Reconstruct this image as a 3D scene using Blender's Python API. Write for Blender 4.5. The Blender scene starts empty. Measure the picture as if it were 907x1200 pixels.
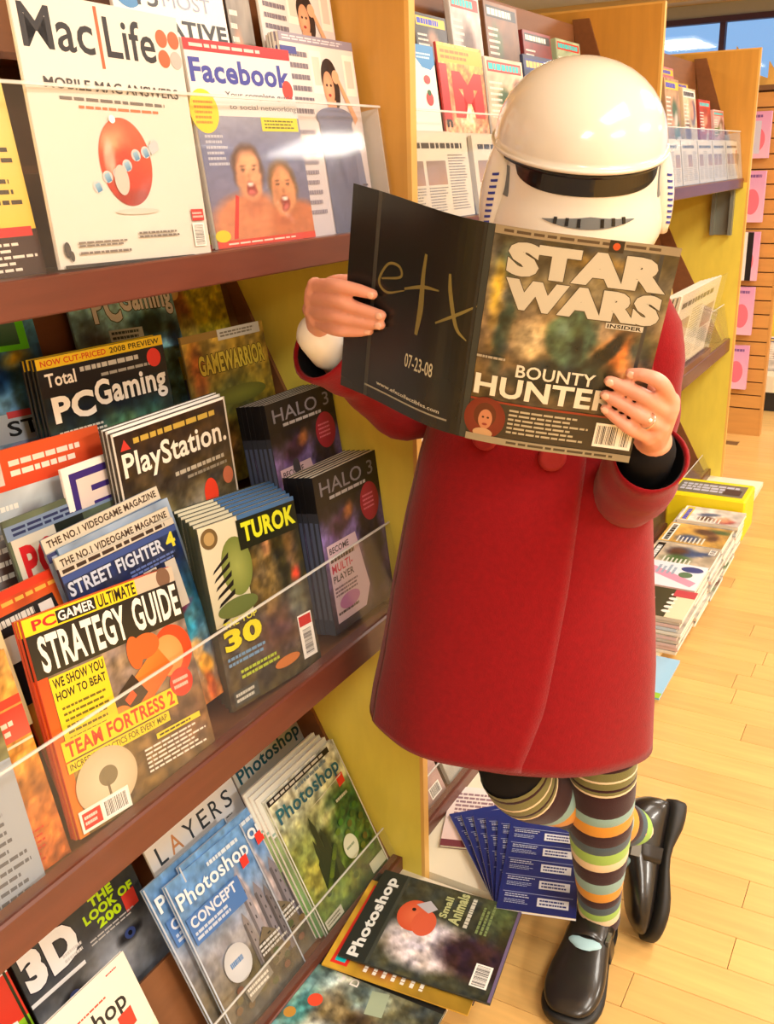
import bpy, bmesh, math, random
import numpy as np
from mathutils import Vector, Matrix

# ------------------------------------------------------------------ camera
SC = bpy.context.scene
COL = SC.collection
YAW, PITCH, ROLL, FPX = math.radians(29.9), math.radians(19.75), math.radians(1.76), 1133.0
fwd = Vector((-math.sin(YAW) * math.cos(PITCH), math.cos(YAW) * math.cos(PITCH), -math.sin(PITCH)))
rgt = fwd.cross(Vector((0, 0, 1))).normalized()
dwn = fwd.cross(rgt)
r2 = math.cos(ROLL) * rgt + math.sin(ROLL) * dwn
d2 = -math.sin(ROLL) * rgt + math.cos(ROLL) * dwn
cam = bpy.data.cameras.new('camera')
camo = bpy.data.objects.new('camera', cam)
COL.objects.link(camo)
camo.matrix_world = Matrix(((r2.x, -d2.x, -fwd.x, 0), (r2.y, -d2.y, -fwd.y, 0), (r2.z, -d2.z, -fwd.z, 1.5), (0, 0, 0, 1)))
cam.sensor_fit = 'VERTICAL'
cam.sensor_height = 24.0
cam.lens = 24.0 * FPX / 1200.0
cam.clip_start = 0.05
SC.camera = camo

# ------------------------------------------------------------------ world, exposure
W = bpy.data.worlds.new('world')
SC.world = W
W.use_nodes = True
bg = W.node_tree.nodes['Background']
bg.inputs[0].default_value = (0.30, 0.58, 1.0, 1)
bg.inputs[1].default_value = 1.25
SC.view_settings.view_transform = 'Standard'
SC.view_settings.look = 'None'
SC.view_settings.gamma = 1.0
SC.view_settings.use_curve_mapping = False
SC.view_settings.exposure = -0.45

# ------------------------------------------------------------------ lights (ceiling luminaires)
CEIL = 2.72
LAMPS = []
def lamp(x, y, w, h, power, col=(1.0, 0.935, 0.84)):
    l = bpy.data.lights.new('ceiling_lamp_light', 'AREA')
    l.shape = 'RECTANGLE'; l.size = w; l.size_y = h; l.energy = power; l.color = col
    o = bpy.data.objects.new('ceiling_lamp_light', l)
    o.location = (x, y, CEIL - 0.075)
    COL.objects.link(o)
    LAMPS.append((x, y, w, h, o))
for (x, y, p) in [(0.75, 1.0, 42), (0.75, -1.4, 85), (0.55, 3.3, 55), (0.4, 5.6, 60), (2.7, 0.2, 150), (2.7, 3.0, 110),
                  (-2.9, 3.0, 30), (-2.9, 6.2, 40), (2.6, 7.0, 40)]:
    lamp(x, y, 0.55, 1.15, p)

# ------------------------------------------------------------------ helpers
def lin(c):
    c = [v / 255.0 for v in c[:3]]
    return tuple((v / 12.92 if v <= 0.04045 else ((v + 0.055) / 1.055) ** 2.4) for v in c)
def linA(a):
    a = np.clip(np.asarray(a, float) / 255.0, 0, 1)
    return np.where(a <= 0.04045, a / 12.92, ((a + 0.055) / 1.055) ** 2.4)

MATS = {}
def mat(name, color, rough=0.5, spec=0.5, metal=0.0, noise=0.0, nscale=20.0, bump=0.0, bscale=200.0, coat=0.0, attr=False,
        stretch=(1, 1, 1), rnd=0.0, sss=0.0, wave=None, sheen=0.0):
    if name in MATS: return MATS[name]
    m = bpy.data.materials.new(name); m.use_nodes = True
    nt = m.node_tree; N = nt.nodes; L = nt.links
    b = N['Principled BSDF']
    b.inputs['Roughness'].default_value = rough
    b.inputs['Specular IOR Level'].default_value = spec
    b.inputs['Metallic'].default_value = metal
    b.inputs['Coat Weight'].default_value = coat
    b.inputs['Sheen Weight'].default_value = sheen
    if sss:
        b.inputs['Subsurface Weight'].default_value = sss
        b.inputs['Subsurface Radius'].default_value = (1, .35, .2)
        b.inputs['Subsurface Scale'].default_value = 0.008
    c = lin(color)
    tc = N.new('ShaderNodeTexCoord'); mp = N.new('ShaderNodeMapping'); mp.inputs['Scale'].default_value = stretch
    L.new(tc.outputs['Object'], mp.inputs[0])
    src = None
    if attr:
        a = N.new('ShaderNodeAttribute'); a.attribute_name = 'Col'; src = a.outputs['Color']
    if noise or rnd or wave:
        mx = N.new('ShaderNodeHueSaturation')
        if src: L.new(src, mx.inputs['Color'])
        else: mx.inputs['Color'].default_value = (*c, 1)
        val = None
        if noise:
            nz = N.new('ShaderNodeTexNoise'); nz.inputs['Scale'].default_value = nscale; nz.inputs['Detail'].default_value = 5
            L.new(mp.outputs[0], nz.inputs['Vector'])
            mr = N.new('ShaderNodeMapRange'); mr.inputs[1].default_value = .25; mr.inputs[2].default_value = .75
            mr.inputs[3].default_value = 1 - noise; mr.inputs[4].default_value = 1 + noise
            L.new(nz.outputs[0], mr.inputs[0]); val = mr.outputs[0]
        if wave:
            wv = N.new('ShaderNodeTexWave'); wv.bands_direction = wave[0]; wv.inputs['Scale'].default_value = wave[1]
            wv.inputs['Distortion'].default_value = wave[2]; wv.inputs['Detail'].default_value = 3
            L.new(mp.outputs[0], wv.inputs['Vector'])
            mr = N.new('ShaderNodeMapRange'); mr.inputs[3].default_value = 1 - wave[3]; mr.inputs[4].default_value = 1 + wave[3]
            L.new(wv.outputs[1], mr.inputs[0])
            if val:
                mm = N.new('ShaderNodeMath'); mm.operation = 'MULTIPLY'; L.new(val, mm.inputs[0]); L.new(mr.outputs[0], mm.inputs[1]); val = mm.outputs[0]
            else: val = mr.outputs[0]
        if rnd:
            oi = N.new('ShaderNodeObjectInfo'); mr = N.new('ShaderNodeMapRange'); mr.inputs[3].default_value = 1 - rnd; mr.inputs[4].default_value = 1 + rnd
            L.new(oi.outputs['Random'], mr.inputs[0])
            if val:
                mm = N.new('ShaderNodeMath'); mm.operation = 'MULTIPLY'; L.new(val, mm.inputs[0]); L.new(mr.outputs[0], mm.inputs[1]); val = mm.outputs[0]
            else: val = mr.outputs[0]
        L.new(val, mx.inputs['Value'])
        src = mx.outputs[0]
    if src: L.new(src, b.inputs['Base Color'])
    else: b.inputs['Base Color'].default_value = (*c, 1)
    if bump:
        nz = N.new('ShaderNodeTexNoise'); nz.inputs['Scale'].default_value = bscale; nz.inputs['Detail'].default_value = 3
        L.new(mp.outputs[0], nz.inputs['Vector'])
        bp = N.new('ShaderNodeBump'); bp.inputs['Strength'].default_value = bump; bp.inputs['Distance'].default_value = 0.002
        L.new(nz.outputs[0], bp.inputs['Height']); L.new(bp.outputs[0], b.inputs['Normal'])
    MATS[name] = m
    return m

def acrylic_mat(name='clear_acrylic', haze=0.015):
    m = bpy.data.materials.new(name); m.use_nodes = True
    nt = m.node_tree; N = nt.nodes; L = nt.links; N.clear()
    out = N.new('ShaderNodeOutputMaterial'); tr = N.new('ShaderNodeBsdfTransparent'); tr.inputs[0].default_value = (.985, .985, .98, 1)
    gl = N.new('ShaderNodeBsdfGlossy'); gl.inputs['Roughness'].default_value = .06
    df = N.new('ShaderNodeBsdfDiffuse'); df.inputs[0].default_value = (.9, .9, .88, 1)
    fr0 = N.new('ShaderNodeLayerWeight'); fr0.inputs[0].default_value = .5
    pw = N.new('ShaderNodeMath'); pw.operation = 'POWER'; pw.inputs[1].default_value = 4; L.new(fr0.outputs['Facing'], pw.inputs[0])
    fr = N.new('ShaderNodeMath'); fr.operation = 'MULTIPLY_ADD'; fr.inputs[1].default_value = .5; fr.inputs[2].default_value = .022; L.new(pw.outputs[0], fr.inputs[0])
    m1 = N.new('ShaderNodeMixShader'); m2 = N.new('ShaderNodeMixShader'); m2.inputs[0].default_value = haze
    L.new(fr.outputs[0], m1.inputs[0]); L.new(tr.outputs[0], m1.inputs[1]); L.new(gl.outputs[0], m1.inputs[2])
    L.new(m1.outputs[0], m2.inputs[1]); L.new(df.outputs[0], m2.inputs[2]); L.new(m2.outputs[0], out.inputs[0])
    return m
ACR = acrylic_mat()
ACRE = acrylic_mat('acrylic_edge', 0.45)
PRINT = mat('printed_ink', (255, 255, 255), rough=.34, spec=.35, attr=True)
PRINTM = mat('printed_newsprint', (255, 255, 255), rough=.7, spec=.2, attr=True)
PAGES = mat('page_edges', (236, 230, 214), rough=.75, wave=('Z', 260, .6, .10), noise=.04, nscale=30)
M_OAK = mat('golden_oak_veneer', (206, 150, 62), rough=.42, noise=.10, nscale=9, stretch=(4, 4, .5), coat=.1, bump=.05)
M_OAKE = mat('oak_edge_band', (228, 178, 92), rough=.4, noise=.08, nscale=8, stretch=(3, 3, .5))
M_YEL = mat('yellow_laminate', (232, 212, 84), rough=.4, noise=.06, nscale=14, stretch=(2, 2, .6), coat=.1)
M_BROWN = mat('brown_board', (128, 80, 44), rough=.5, noise=.10, nscale=10, stretch=(6, .8, 6))
M_CHERRY = mat('cherry_lip', (98, 50, 36), rough=.38, noise=.14, nscale=12, stretch=(5, .6, 5), coat=.15)
M_WHITE = mat('white_laminate', (238, 230, 206), rough=.4)
M_DARK = mat('dark_plastic', (40, 38, 38), rough=.5)

def link(o, parent=None):
    COL.objects.link(o)
    if parent is not None: o.parent = parent
    return o
def tag(o, label=None, cat=None, group=None, kind=None):
    if label: o['label'] = label
    if cat: o['category'] = cat
    if group: o['group'] = group
    if kind: o['kind'] = kind
    return o
def empty(name, loc=(0, 0, 0), M=None, label=None, cat=None, group=None):
    o = bpy.data.objects.new(name, None); o.empty_display_size = .05
    if M is not None: o.matrix_world = M
    else: o.location = loc
    link(o)
    return tag(o, label, cat, group)
def mesh(name, verts, faces, m, parent=None, smooth=False, mats=None, mi=None):
    me = bpy.data.meshes.new(name)
    me.from_pydata([tuple(v) for v in verts], [], faces)
    for mm in (mats or [m]): me.materials.append(mm)
    if mi: me.polygons.foreach_set('material_index', mi)
    if smooth: me.polygons.foreach_set('use_smooth', [True] * len(me.polygons))
    me.update()
    return link(bpy.data.objects.new(name, me), parent)
def frombm(name, bm, m, parent=None, smooth=False, recalc=True):
    if recalc: bmesh.ops.recalc_face_normals(bm, faces=bm.faces)
    me = bpy.data.meshes.new(name); bm.to_mesh(me); bm.free()
    me.materials.append(m)
    if smooth: me.polygons.foreach_set('use_smooth', [True] * len(me.polygons))
    return link(bpy.data.objects.new(name, me), parent)
def boxbm(bm, x0, x1, y0, y1, z0, z1, bev=0.0):
    v = [bm.verts.new(p) for p in [(x0, y0, z0), (x1, y0, z0), (x1, y1, z0), (x0, y1, z0), (x0, y0, z1), (x1, y0, z1), (x1, y1, z1), (x0, y1, z1)]]
    fs = [bm.faces.new([v[i] for i in f]) for f in [(0, 3, 2, 1), (4, 5, 6, 7), (0, 1, 5, 4), (1, 2, 6, 5), (2, 3, 7, 6), (3, 0, 4, 7)]]
    if bev:
        es = list({e for f in fs for e in f.edges})
        bmesh.ops.bevel(bm, geom=es, offset=bev, segments=1, affect='EDGES', profile=.5)
def box(name, x0, x1, y0, y1, z0, z1, m, parent=None, bev=0.0):
    bm = bmesh.new(); boxbm(bm, x0, x1, y0, y1, z0, z1, bev)
    return frombm(name, bm, m, parent)
def prism_y(name, prof, y0, y1, m, parent=None):
    """profile polygon in (x,z), extruded along y"""
    n = len(prof); V = [(x, y0, z) for x, z in prof] + [(x, y1, z) for x, z in prof]
    bm = bmesh.new(); vs = [bm.verts.new(v) for v in V]
    bm.faces.new(vs[:n]); bm.faces.new(vs[n:][::-1])
    for i in range(n): bm.faces.new((vs[i], vs[(i + 1) % n], vs[n + (i + 1) % n], vs[n + i]))
    return frombm(name, bm, m, parent)
def loftbm(bm, rings, cap=True, closed=True):
    R = [[bm.verts.new(p) for p in r] for r in rings]
    n = len(R[0])
    for a, b in zip(R[:-1], R[1:]):
        for i in range(n if closed else n - 1):
            j = (i + 1) % n
            bm.faces.new((a[i], a[j], b[j], b[i]))
    if cap and closed:
        bm.faces.new(R[0][::-1]); bm.faces.new(R[-1])
    return R
def crom(P, n=8):
    P = [np.array(p, float) for p in P]; Q = [2 * P[0] - P[1]] + P + [2 * P[-1] - P[-2]]; out = []
    for i in range(1, len(Q) - 2):
        for k in range(n):
            t = k / n
            out.append(.5 * ((2 * Q[i]) + (-Q[i - 1] + Q[i + 1]) * t + (2 * Q[i - 1] - 5 * Q[i] + 4 * Q[i + 1] - Q[i + 2]) * t * t + (-Q[i - 1] + 3 * Q[i] - 3 * Q[i + 1] + Q[i + 2]) * t ** 3))
    out.append(P[-1]); return out
def frames(P):
    P = [Vector(p) for p in P]; T = []
    for i in range(len(P)):
        T.append((P[min(i + 1, len(P) - 1)] - P[max(i - 1, 0)]).normalized())
    up = Vector((0, 0, 1)) if abs(T[0].z) < .9 else Vector((0, 1, 0))
    u = (up - T[0] * up.dot(T[0])).normalized(); F = []
    for t in T:
        u = (u - t * u.dot(t)).normalized(); F.append((u, t.cross(u)))
    return P, T, F
def tubebm(bm, pts, rad, n=16, sq=1.0, ends=True, sub=6):
    pr = crom([list(p) + [r] for p, r in zip(pts, rad)], sub)
    P, T, F = frames([p[:3] for p in pr]); rings = []
    def ring(c, u, v, r): return [c + u * (math.cos(2 * math.pi * k / n) * r) + v * (math.sin(2 * math.pi * k / n) * r * sq) for k in range(n)]
    if ends:
        for a in (80, 55, 28):
            a = math.radians(a); rings.append(ring(P[0] - T[0] * math.sin(a) * pr[0][3], *F[0], pr[0][3] * math.cos(a)))
    for i in range(len(P)): rings.append(ring(P[i], *F[i], pr[i][3]))
    if ends:
        for a in (28, 55, 80):
            a = math.radians(a); rings.append(ring(P[-1] + T[-1] * math.sin(a) * pr[-1][3], *F[-1], pr[-1][3] * math.cos(a)))
    loftbm(bm, rings)
def tube(name, pts, rad, m, parent=None, n=14, sq=1.0, sub=6):
    bm = bmesh.new(); tubebm(bm, pts, rad, n, sq, True, sub); return frombm(name, bm, m, parent, True)

# ------------------------------------------------------------------ print canvas: flat artwork as coloured geometry
_txt = {}
def text_geo(s, bold=0.0):
    k = (s, bold)
    if k in _txt: return _txt[k]
    cu = bpy.data.curves.new('t', 'FONT'); cu.body = s; cu.resolution_u = 3; cu.fill_mode = 'FRONT'; cu.offset = bold
    cu.space_character = 1.0 + bold * 1.6
    ob = bpy.data.objects.new('t', cu); COL.objects.link(ob)
    dg = bpy.context.evaluated_depsgraph_get(); me = bpy.data.meshes.new_from_object(ob.evaluated_get(dg))
    v = np.array([x.co[:2] for x in me.vertices]); f = [tuple(p.vertices) for p in me.polygons]
    bpy.data.objects.remove(ob); bpy.data.curves.remove(cu); bpy.data.meshes.remove(me)
    mn, mx = v.min(0), v.max(0); v = (v - mn) / (mx - mn)
    _txt[k] = (v, f); return _txt[k]

class Canvas:
    def __init__(s, w=1.0, h=1.33):
        s.V = []; s.F = []; s.C = []; s.L = 0; s.w = w; s.h = h
    def add(s, v, f, cols, step=1):
        s.L += step; b = len(s.V)
        s.V += [(float(x), float(y), s.L) for x, y in v]
        s.F += [tuple(i + b for i in q) for q in f]
        c = linA(cols)
        if c.ndim == 1: c = np.tile(c, (len(v), 1))
        s.C += [tuple(x) for x in c]
    def rect(s, x0, y0, x1, y1, c, c2=None, rot=0, cx=None, cy=None):
        v = np.array([(x0, y0), (x1, y0), (x1, y1), (x0, y1)], float)
        if rot:
            a = math.radians(rot); m = v.mean(0); d = (v - m) * [1, s.h / s.w]; v = m + np.stack([d[:, 0] * math.cos(a) - d[:, 1] * math.sin(a), (d[:, 0] * math.sin(a) + d[:, 1] * math.cos(a)) * s.w / s.h], 1)
        cc = [c, c, c2 or c, c2 or c]
        s.add(v, [(0, 1, 2, 3)], cc)
    def poly(s, v, c): s.add(v, [tuple(range(len(v)))], c)
    def ell(s, x, y, rx, ry, c, c2=None, n=28):
        v = [(x, y)] + [(x + rx * math.cos(2 * math.pi * i / n), y + ry * math.sin(2 * math.pi * i / n)) for i in range(n)]
        s.add(v, [(0, 1 + i, 1 + (i + 1) % n) for i in range(n)], [c2 or c] + [c] * n)
    def text(s, t, x0, y0, x1, y1, c, bold=0.0, shear=0.0, rot=0, outline=None, c2=None, ow=.006):
        v, f = text_geo(t, bold)
        v = v.copy(); v[:, 0] += shear * v[:, 1] * (y1 - y0) / max(x1 - x0, 1e-6) * s.h / s.w
        P = np.stack([x0 + v[:, 0] * (x1 - x0), y0 + v[:, 1] * (y1 - y0)], 1)
        if rot:
            a = math.radians(rot); m = np.array([(x0 + x1) / 2, (y0 + y1) / 2]); d = (P - m) * [1, s.h / s.w]
            P = m + np.stack([d[:, 0] * math.cos(a) - d[:, 1] * math.sin(a), (d[:, 0] * math.sin(a) + d[:, 1] * math.cos(a)) * s.w / s.h], 1)
        if outline is not None:
            for k in range(8):
                o = np.array([math.cos(k * math.pi / 4), math.sin(k * math.pi / 4) * s.w / s.h]) * ow
                s.add(P + o, f, outline, step=1 if k == 0 else 0)
        col = c if c2 is None else [tuple(np.array(c) * (1 - q) + np.array(c2) * q) for q in v[:, 1]]
        s.add(P, f, col)
    def lines(s, x0, y0, x1, y1, n, c, seed=0, fill=.55, words=True):
        r = random.Random(seed); dh = (y1 - y0) / n; V = []; F = []
        for i in range(n):
            y = y1 - (i + 1) * dh + dh * (1 - fill) / 2; x = x0; end = x1 - r.random() * (x1 - x0) * .25
            while x < end:
                w = (x1 - x0) * r.uniform(.05, .14) if words else end - x
                b = len(V); xe = min(x + w, end); V += [(x, y), (xe, y), (xe, y + dh * fill), (x, y + dh * fill)]; F.append((b, b + 1, b + 2, b + 3))
                x = xe + (x1 - x0) * .018
        s.add(V, F, c)
    def raster(s, fn, nx=40, ny=54, x0=0, y0=0, x1=1, y1=1):
        if nx > 22: nx, ny = int(nx * 1.9), int(ny * 1.9)
        X, Y = np.meshgrid(np.linspace(0, 1, nx + 1), np.linspace(0, 1, ny + 1))
        c = fn(X.ravel(), Y.ravel()); v = np.stack([x0 + X.ravel() * (x1 - x0), y0 + Y.ravel() * (y1 - y0)], 1)
        f = [(j * (nx + 1) + i, j * (nx + 1) + i + 1, (j + 1) * (nx + 1) + i + 1, (j + 1) * (nx + 1) + i) for j in range(ny) for i in range(nx)]
        s.add(v, f, c)
    def barcode(s, x0, y0, x1, y1, seed=1, vert=False):
        s.rect(x0, y0, x1, y1, (245, 242, 236)); r = random.Random(seed); V = []; F = []
        t = .06
        while t < .92:
            w = r.choice([.012, .02, .03]); b = len(V)
            if vert: q = [(x0 + .1 * (x1 - x0), y0 + t * (y1 - y0)), (x0 + .9 * (x1 - x0), y0 + t * (y1 - y0)), (x0 + .9 * (x1 - x0), y0 + (t + w) * (y1 - y0)), (x0 + .1 * (x1 - x0), y0 + (t + w) * (y1 - y0))]
            else: q = [(x0 + t * (x1 - x0), y0 + .12 * (y1 - y0)), (x0 + (t + w) * (x1 - x0), y0 + .12 * (y1 - y0)), (x0 + (t + w) * (x1 - x0), y0 + .9 * (y1 - y0)), (x0 + t * (x1 - x0), y0 + .9 * (y1 - y0))]
            V += q; F.append((b, b + 1, b + 2, b + 3)); t += w + r.choice([.012, .02, .03])
        s.add(V, F, (40, 38, 40))
    def star(s, x, y, r, c):  # small red price sticker
        a = s.w / s.h; s.poly([(x - r, y - r * a), (x + r * .9, y - r * .8 * a), (x + r, y + r * a), (x - r * .9, y + r * .9 * a)], c)
    def build(s, name, parent, mapf, m=PRINT):
        me = bpy.data.meshes.new(name)
        me.from_pydata([mapf(x, y, l) for x, y, l in s.V], [], s.F)
        a = me.color_attributes.new('Col', 'FLOAT_COLOR', 'POINT')
        a.data.foreach_set('color', np.concatenate([np.array(s.C), np.ones((len(s.C), 1))], 1).astype(np.float32).ravel())
        me.materials.append(m); me.update()
        return link(bpy.data.objects.new(name, me), parent)

def vnoise(X, Y, sc, seed):
    r = np.random.RandomState(seed); g = r.rand(64, 64); x = X * sc; y = Y * sc * 1.3
    xi = np.floor(x).astype(int); yi = np.floor(y).astype(int); fx = x - xi; fy = y - yi
    fx = fx * fx * (3 - 2 * fx); fy = fy * fy * (3 - 2 * fy); G = lambda a, b: g[a % 64, b % 64]
    return (G(xi, yi) * (1 - fx) + G(xi + 1, yi) * fx) * (1 - fy) + (G(xi, yi + 1) * (1 - fx) + G(xi + 1, yi + 1) * fx) * fy
def fbm(X, Y, sc, seed): return (vnoise(X, Y, sc, seed) + .5 * vnoise(X, Y, sc * 2.1, seed + 1) + .25 * vnoise(X, Y, sc * 4.3, seed + 2)) / 1.75
def nxg(X): return len(X)
def art(stops, blobs=(), noise=.15, sc=6, seed=3, cols=None, grit=.42):
    """soft painted picture: vertical colour stops, elliptical soft blobs, and mottling"""
    def fn(X, Y):
        ys = [q[0] for q in stops]; C = np.stack([np.interp(Y, ys, [q[1][k] for q in stops]) for k in range(3)], 1)
        if cols:
            n = fbm(X, Y, sc, seed + 9); k = np.clip((n - .42) * 5, 0, 1)[:, None]; C = C * (1 - k) + np.array(cols) * k
        n1 = fbm(X, Y, sc, seed); n2 = fbm(X, Y, sc * 1.7, seed + 20)
        for (x, y, rx, ry, rot, col, soft) in blobs:
            a = math.radians(rot); dx = X - x + (n2 - .5) * .05; dy = (Y - y) * 1.3 + (n1 - .5) * .05
            u = (dx * math.cos(a) + dy * math.sin(a)) / rx; v = (-dx * math.sin(a) + dy * math.cos(a)) / (ry * 1.3)
            k = np.clip((1 - np.sqrt(u * u + v * v)) / soft, 0, 1)[:, None]; C = C * (1 - k) + np.array(col) * k
        if nxg(X) > 700:
            g1 = fbm(X, Y, 22, seed + 40) - .5; g2 = vnoise(X, Y, 13, seed + 50) - .5
            C = C * (1 + g1[:, None] * grit * 2.2) + g2[:, None] * np.array([26, 14, -16]) * grit * 2
        return np.clip(C * (1 + (n1 - .5)[:, None] * noise * 2.5), 0, 255)
    return fn
exec_parts = None

# ------------------------------------------------------------------ the room
def struct(name, x0, x1, y0, y1, z0, z1, m):
    return tag(box(name, x0, x1, y0, y1, z0, z1, m), kind='structure')
M_WALL = mat('painted_wall', (206, 188, 150), rough=.8, noise=.03)
M_SOF = mat('soffit_paint', (176, 178, 180), rough=.8, noise=.03)
M_CEIL = mat('ceiling_paint', (232, 226, 210), rough=.9)
M_SUB = mat('dark_floor_joint', (112, 78, 38), rough=.8)
floor = struct('floor', -4, 4, -3, 9, -.10, -.006, M_SUB)
# floor boards: strips running away from the rack, each its own board
M_PLANK = mat('pale_oak_floor', (216, 172, 104), rough=.30, noise=.13, nscale=5, stretch=(.7, 9, 9), coat=.2, rnd=.09, bump=.03, bscale=60)
PW = .092
def plank_mesh(L, w=PW):
    bm = bmesh.new(); boxbm(bm, .0006, L - .0006, .0005, w - .0005, -.012, 0, .0008)
    bmesh.ops.recalc_face_normals(bm, faces=bm.faces)
    me = bpy.data.meshes.new('floor_board'); bm.to_mesh(me); bm.free(); me.materials.append(M_PLANK); return me
PM = {L: plank_mesh(L) for L in (.45, .6, .75, .9)}
rp = random.Random(5); npl = 0
y = .95
while y < 5.6:
    x = -.78 - rp.random() * .5
    while x < .75 + (y - 1) * .12 and npl < 298:
        L = rp.choice([.6, .75, .9, .9])
        o = bpy.data.objects.new('floor_board', PM[L]); o.location = (x, y, 0); link(o, floor); npl += 1
        x += L
    y += PW
NEARY = y
def plank_rest(name, regions):   # the remaining boards, joined
    bm = bmesh.new()
    for (xa, xb, ya, yb) in regions:
        yy = ya
        while yy < yb - .02:
            xx = xa
            while xx < xb:
                L = rp.choice([.75, .9, 1.1]); xe = min(xx + L, xb)
                boxbm(bm, xx + .0006, xe - .0006, yy + .0005, min(yy + PW, yb) - .0005, -.012, 0)
                xx += L
            yy += PW
    o = frombm(name, bm, M_PLANK, floor); o['kind'] = 'stuff'
plank_rest('floor_boards_beyond', [(1.9, 4, .95, NEARY), (-4, 4, NEARY, 9), (-4, 4, -3, .95), (-4, -1.5, .95, NEARY)])
bm = bmesh.new(); yy = .95
while yy < NEARY - .02:
    boxbm(bm, -1.5, -1.29, yy, yy + PW - .001, -.012, -.001); yy += PW
frombm('floor_boards_under_rack', bm, M_PLANK, floor)['kind'] = 'stuff'
bm = bmesh.new(); yy = .95
while yy < NEARY - .02:    # the strip right of the last single boards
    xs = [o.location.x + max(v.co.x for v in o.data.vertices) for o in floor.children if o.name.startswith('floor_board') and abs(o.location.y - yy) < .01]
    xx = (max(xs) if xs else -1.29) + .001
    while xx < 1.9:
        boxbm(bm, xx, min(xx + .9, 1.9) - .001, yy + .0005, yy + PW - .0005, -.012, 0); xx += .9
    yy += PW
frombm('floor_boards_right', bm, M_PLANK, floor)['kind'] = 'stuff'

struct('ceiling', -4, 4, -3, 9, CEIL, CEIL + .1, M_CEIL)
struct('wall_left', -4.1, -4, -3, 9, 0, CEIL, M_WALL)
struct('wall_right', 4, 4.1, -3, 9, 0, CEIL, M_WALL)
struct('wall_front', -4, 4, -3.1, -3, 0, CEIL, M_WALL)
# far wall with the long window
bm = bmesh.new()
boxbm(bm, -4, 4, 9, 9.1, 0, .9); boxbm(bm, -4, 4, 9, 9.1, 2.56, CEIL); boxbm(bm, -4, -2.52, 9, 9.1, .9, 2.56); boxbm(bm, 3, 4, 9, 9.1, .9, 2.56)
tag(frombm('wall_far', bm, M_SOF), kind='structure')
M_FRAME = mat('dark_purple_frame', (66, 36, 62), rough=.5)
win = tag(empty('window_1', (0, 9.03, 0)), kind='structure')
box('window_frame', -2.52, 3, -.05, .03, 2.515, 2.56, M_FRAME, win)
box('window_frame', -2.52, 3, -.05, .03, .9, .95, M_FRAME, win)
for xx in (-2.52, -1.895, -1.25, -.6, .05, .7, 1.35, 2.0, 2.65, 2.96):
    box('window_mullion', xx, xx + .045, -.045, .025, .95, 2.515, M_FRAME, win)
g = bpy.data.materials.new('window_glass'); g.use_nodes = True
_n = g.node_tree.nodes; _n.clear(); _o = _n.new('ShaderNodeOutputMaterial'); _t = _n.new('ShaderNodeBsdfTransparent'); _g = _n.new('ShaderNodeBsdfGlossy'); _m = _n.new('ShaderNodeMixShader')
_g.inputs['Roughness'].default_value = .03; _m.inputs[0].default_value = .05
g.node_tree.links.new(_t.outputs[0], _m.inputs[1]); g.node_tree.links.new(_g.outputs[0], _m.inputs[2]); g.node_tree.links.new(_m.outputs[0], _o.inputs[0])
_xs = [-2.52, -1.895, -1.25, -.6, .05, .7, 1.35, 2.0, 2.65, 2.96]
for a_, b_ in zip(_xs[:-1], _xs[1:]): box('window_pane', a_ + .045, b_, -.012, -.006, .95, 2.515, g, win)
# bright soffit edge near the ceiling
struct('trim_1', -4, 4, 8.75, 9, 2.66, 2.7195, mat('warm_cornice', (226, 196, 140), rough=.6))

M_LAMP = bpy.data.materials.new('lamp_diffuser'); M_LAMP.use_nodes = True
_b = M_LAMP.node_tree.nodes['Principled BSDF']; _b.inputs['Emission Color'].default_value = (1, .93, .8, 1); _b.inputs['Emission Strength'].default_value = 3.0
M_WMET = mat('white_metal', (230, 230, 225), rough=.4)
for i, (x, y, w, h, lo) in enumerate(LAMPS):
    e = empty('ceiling_light', (x, y, CEIL - .06), label='white recessed ceiling light panel with frosted diffuser above the shop', cat='light', group='ceiling light panels')
    bm = bmesh.new()
    boxbm(bm, -w / 2 - .03, w / 2 + .03, -h / 2 - .03, h / 2 + .03, .01, .0595)
    frombm('housing', bm, M_WMET, e)
    box('diffuser', -w / 2, w / 2, -h / 2, h / 2, 0, .0095, M_LAMP, e)

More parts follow.
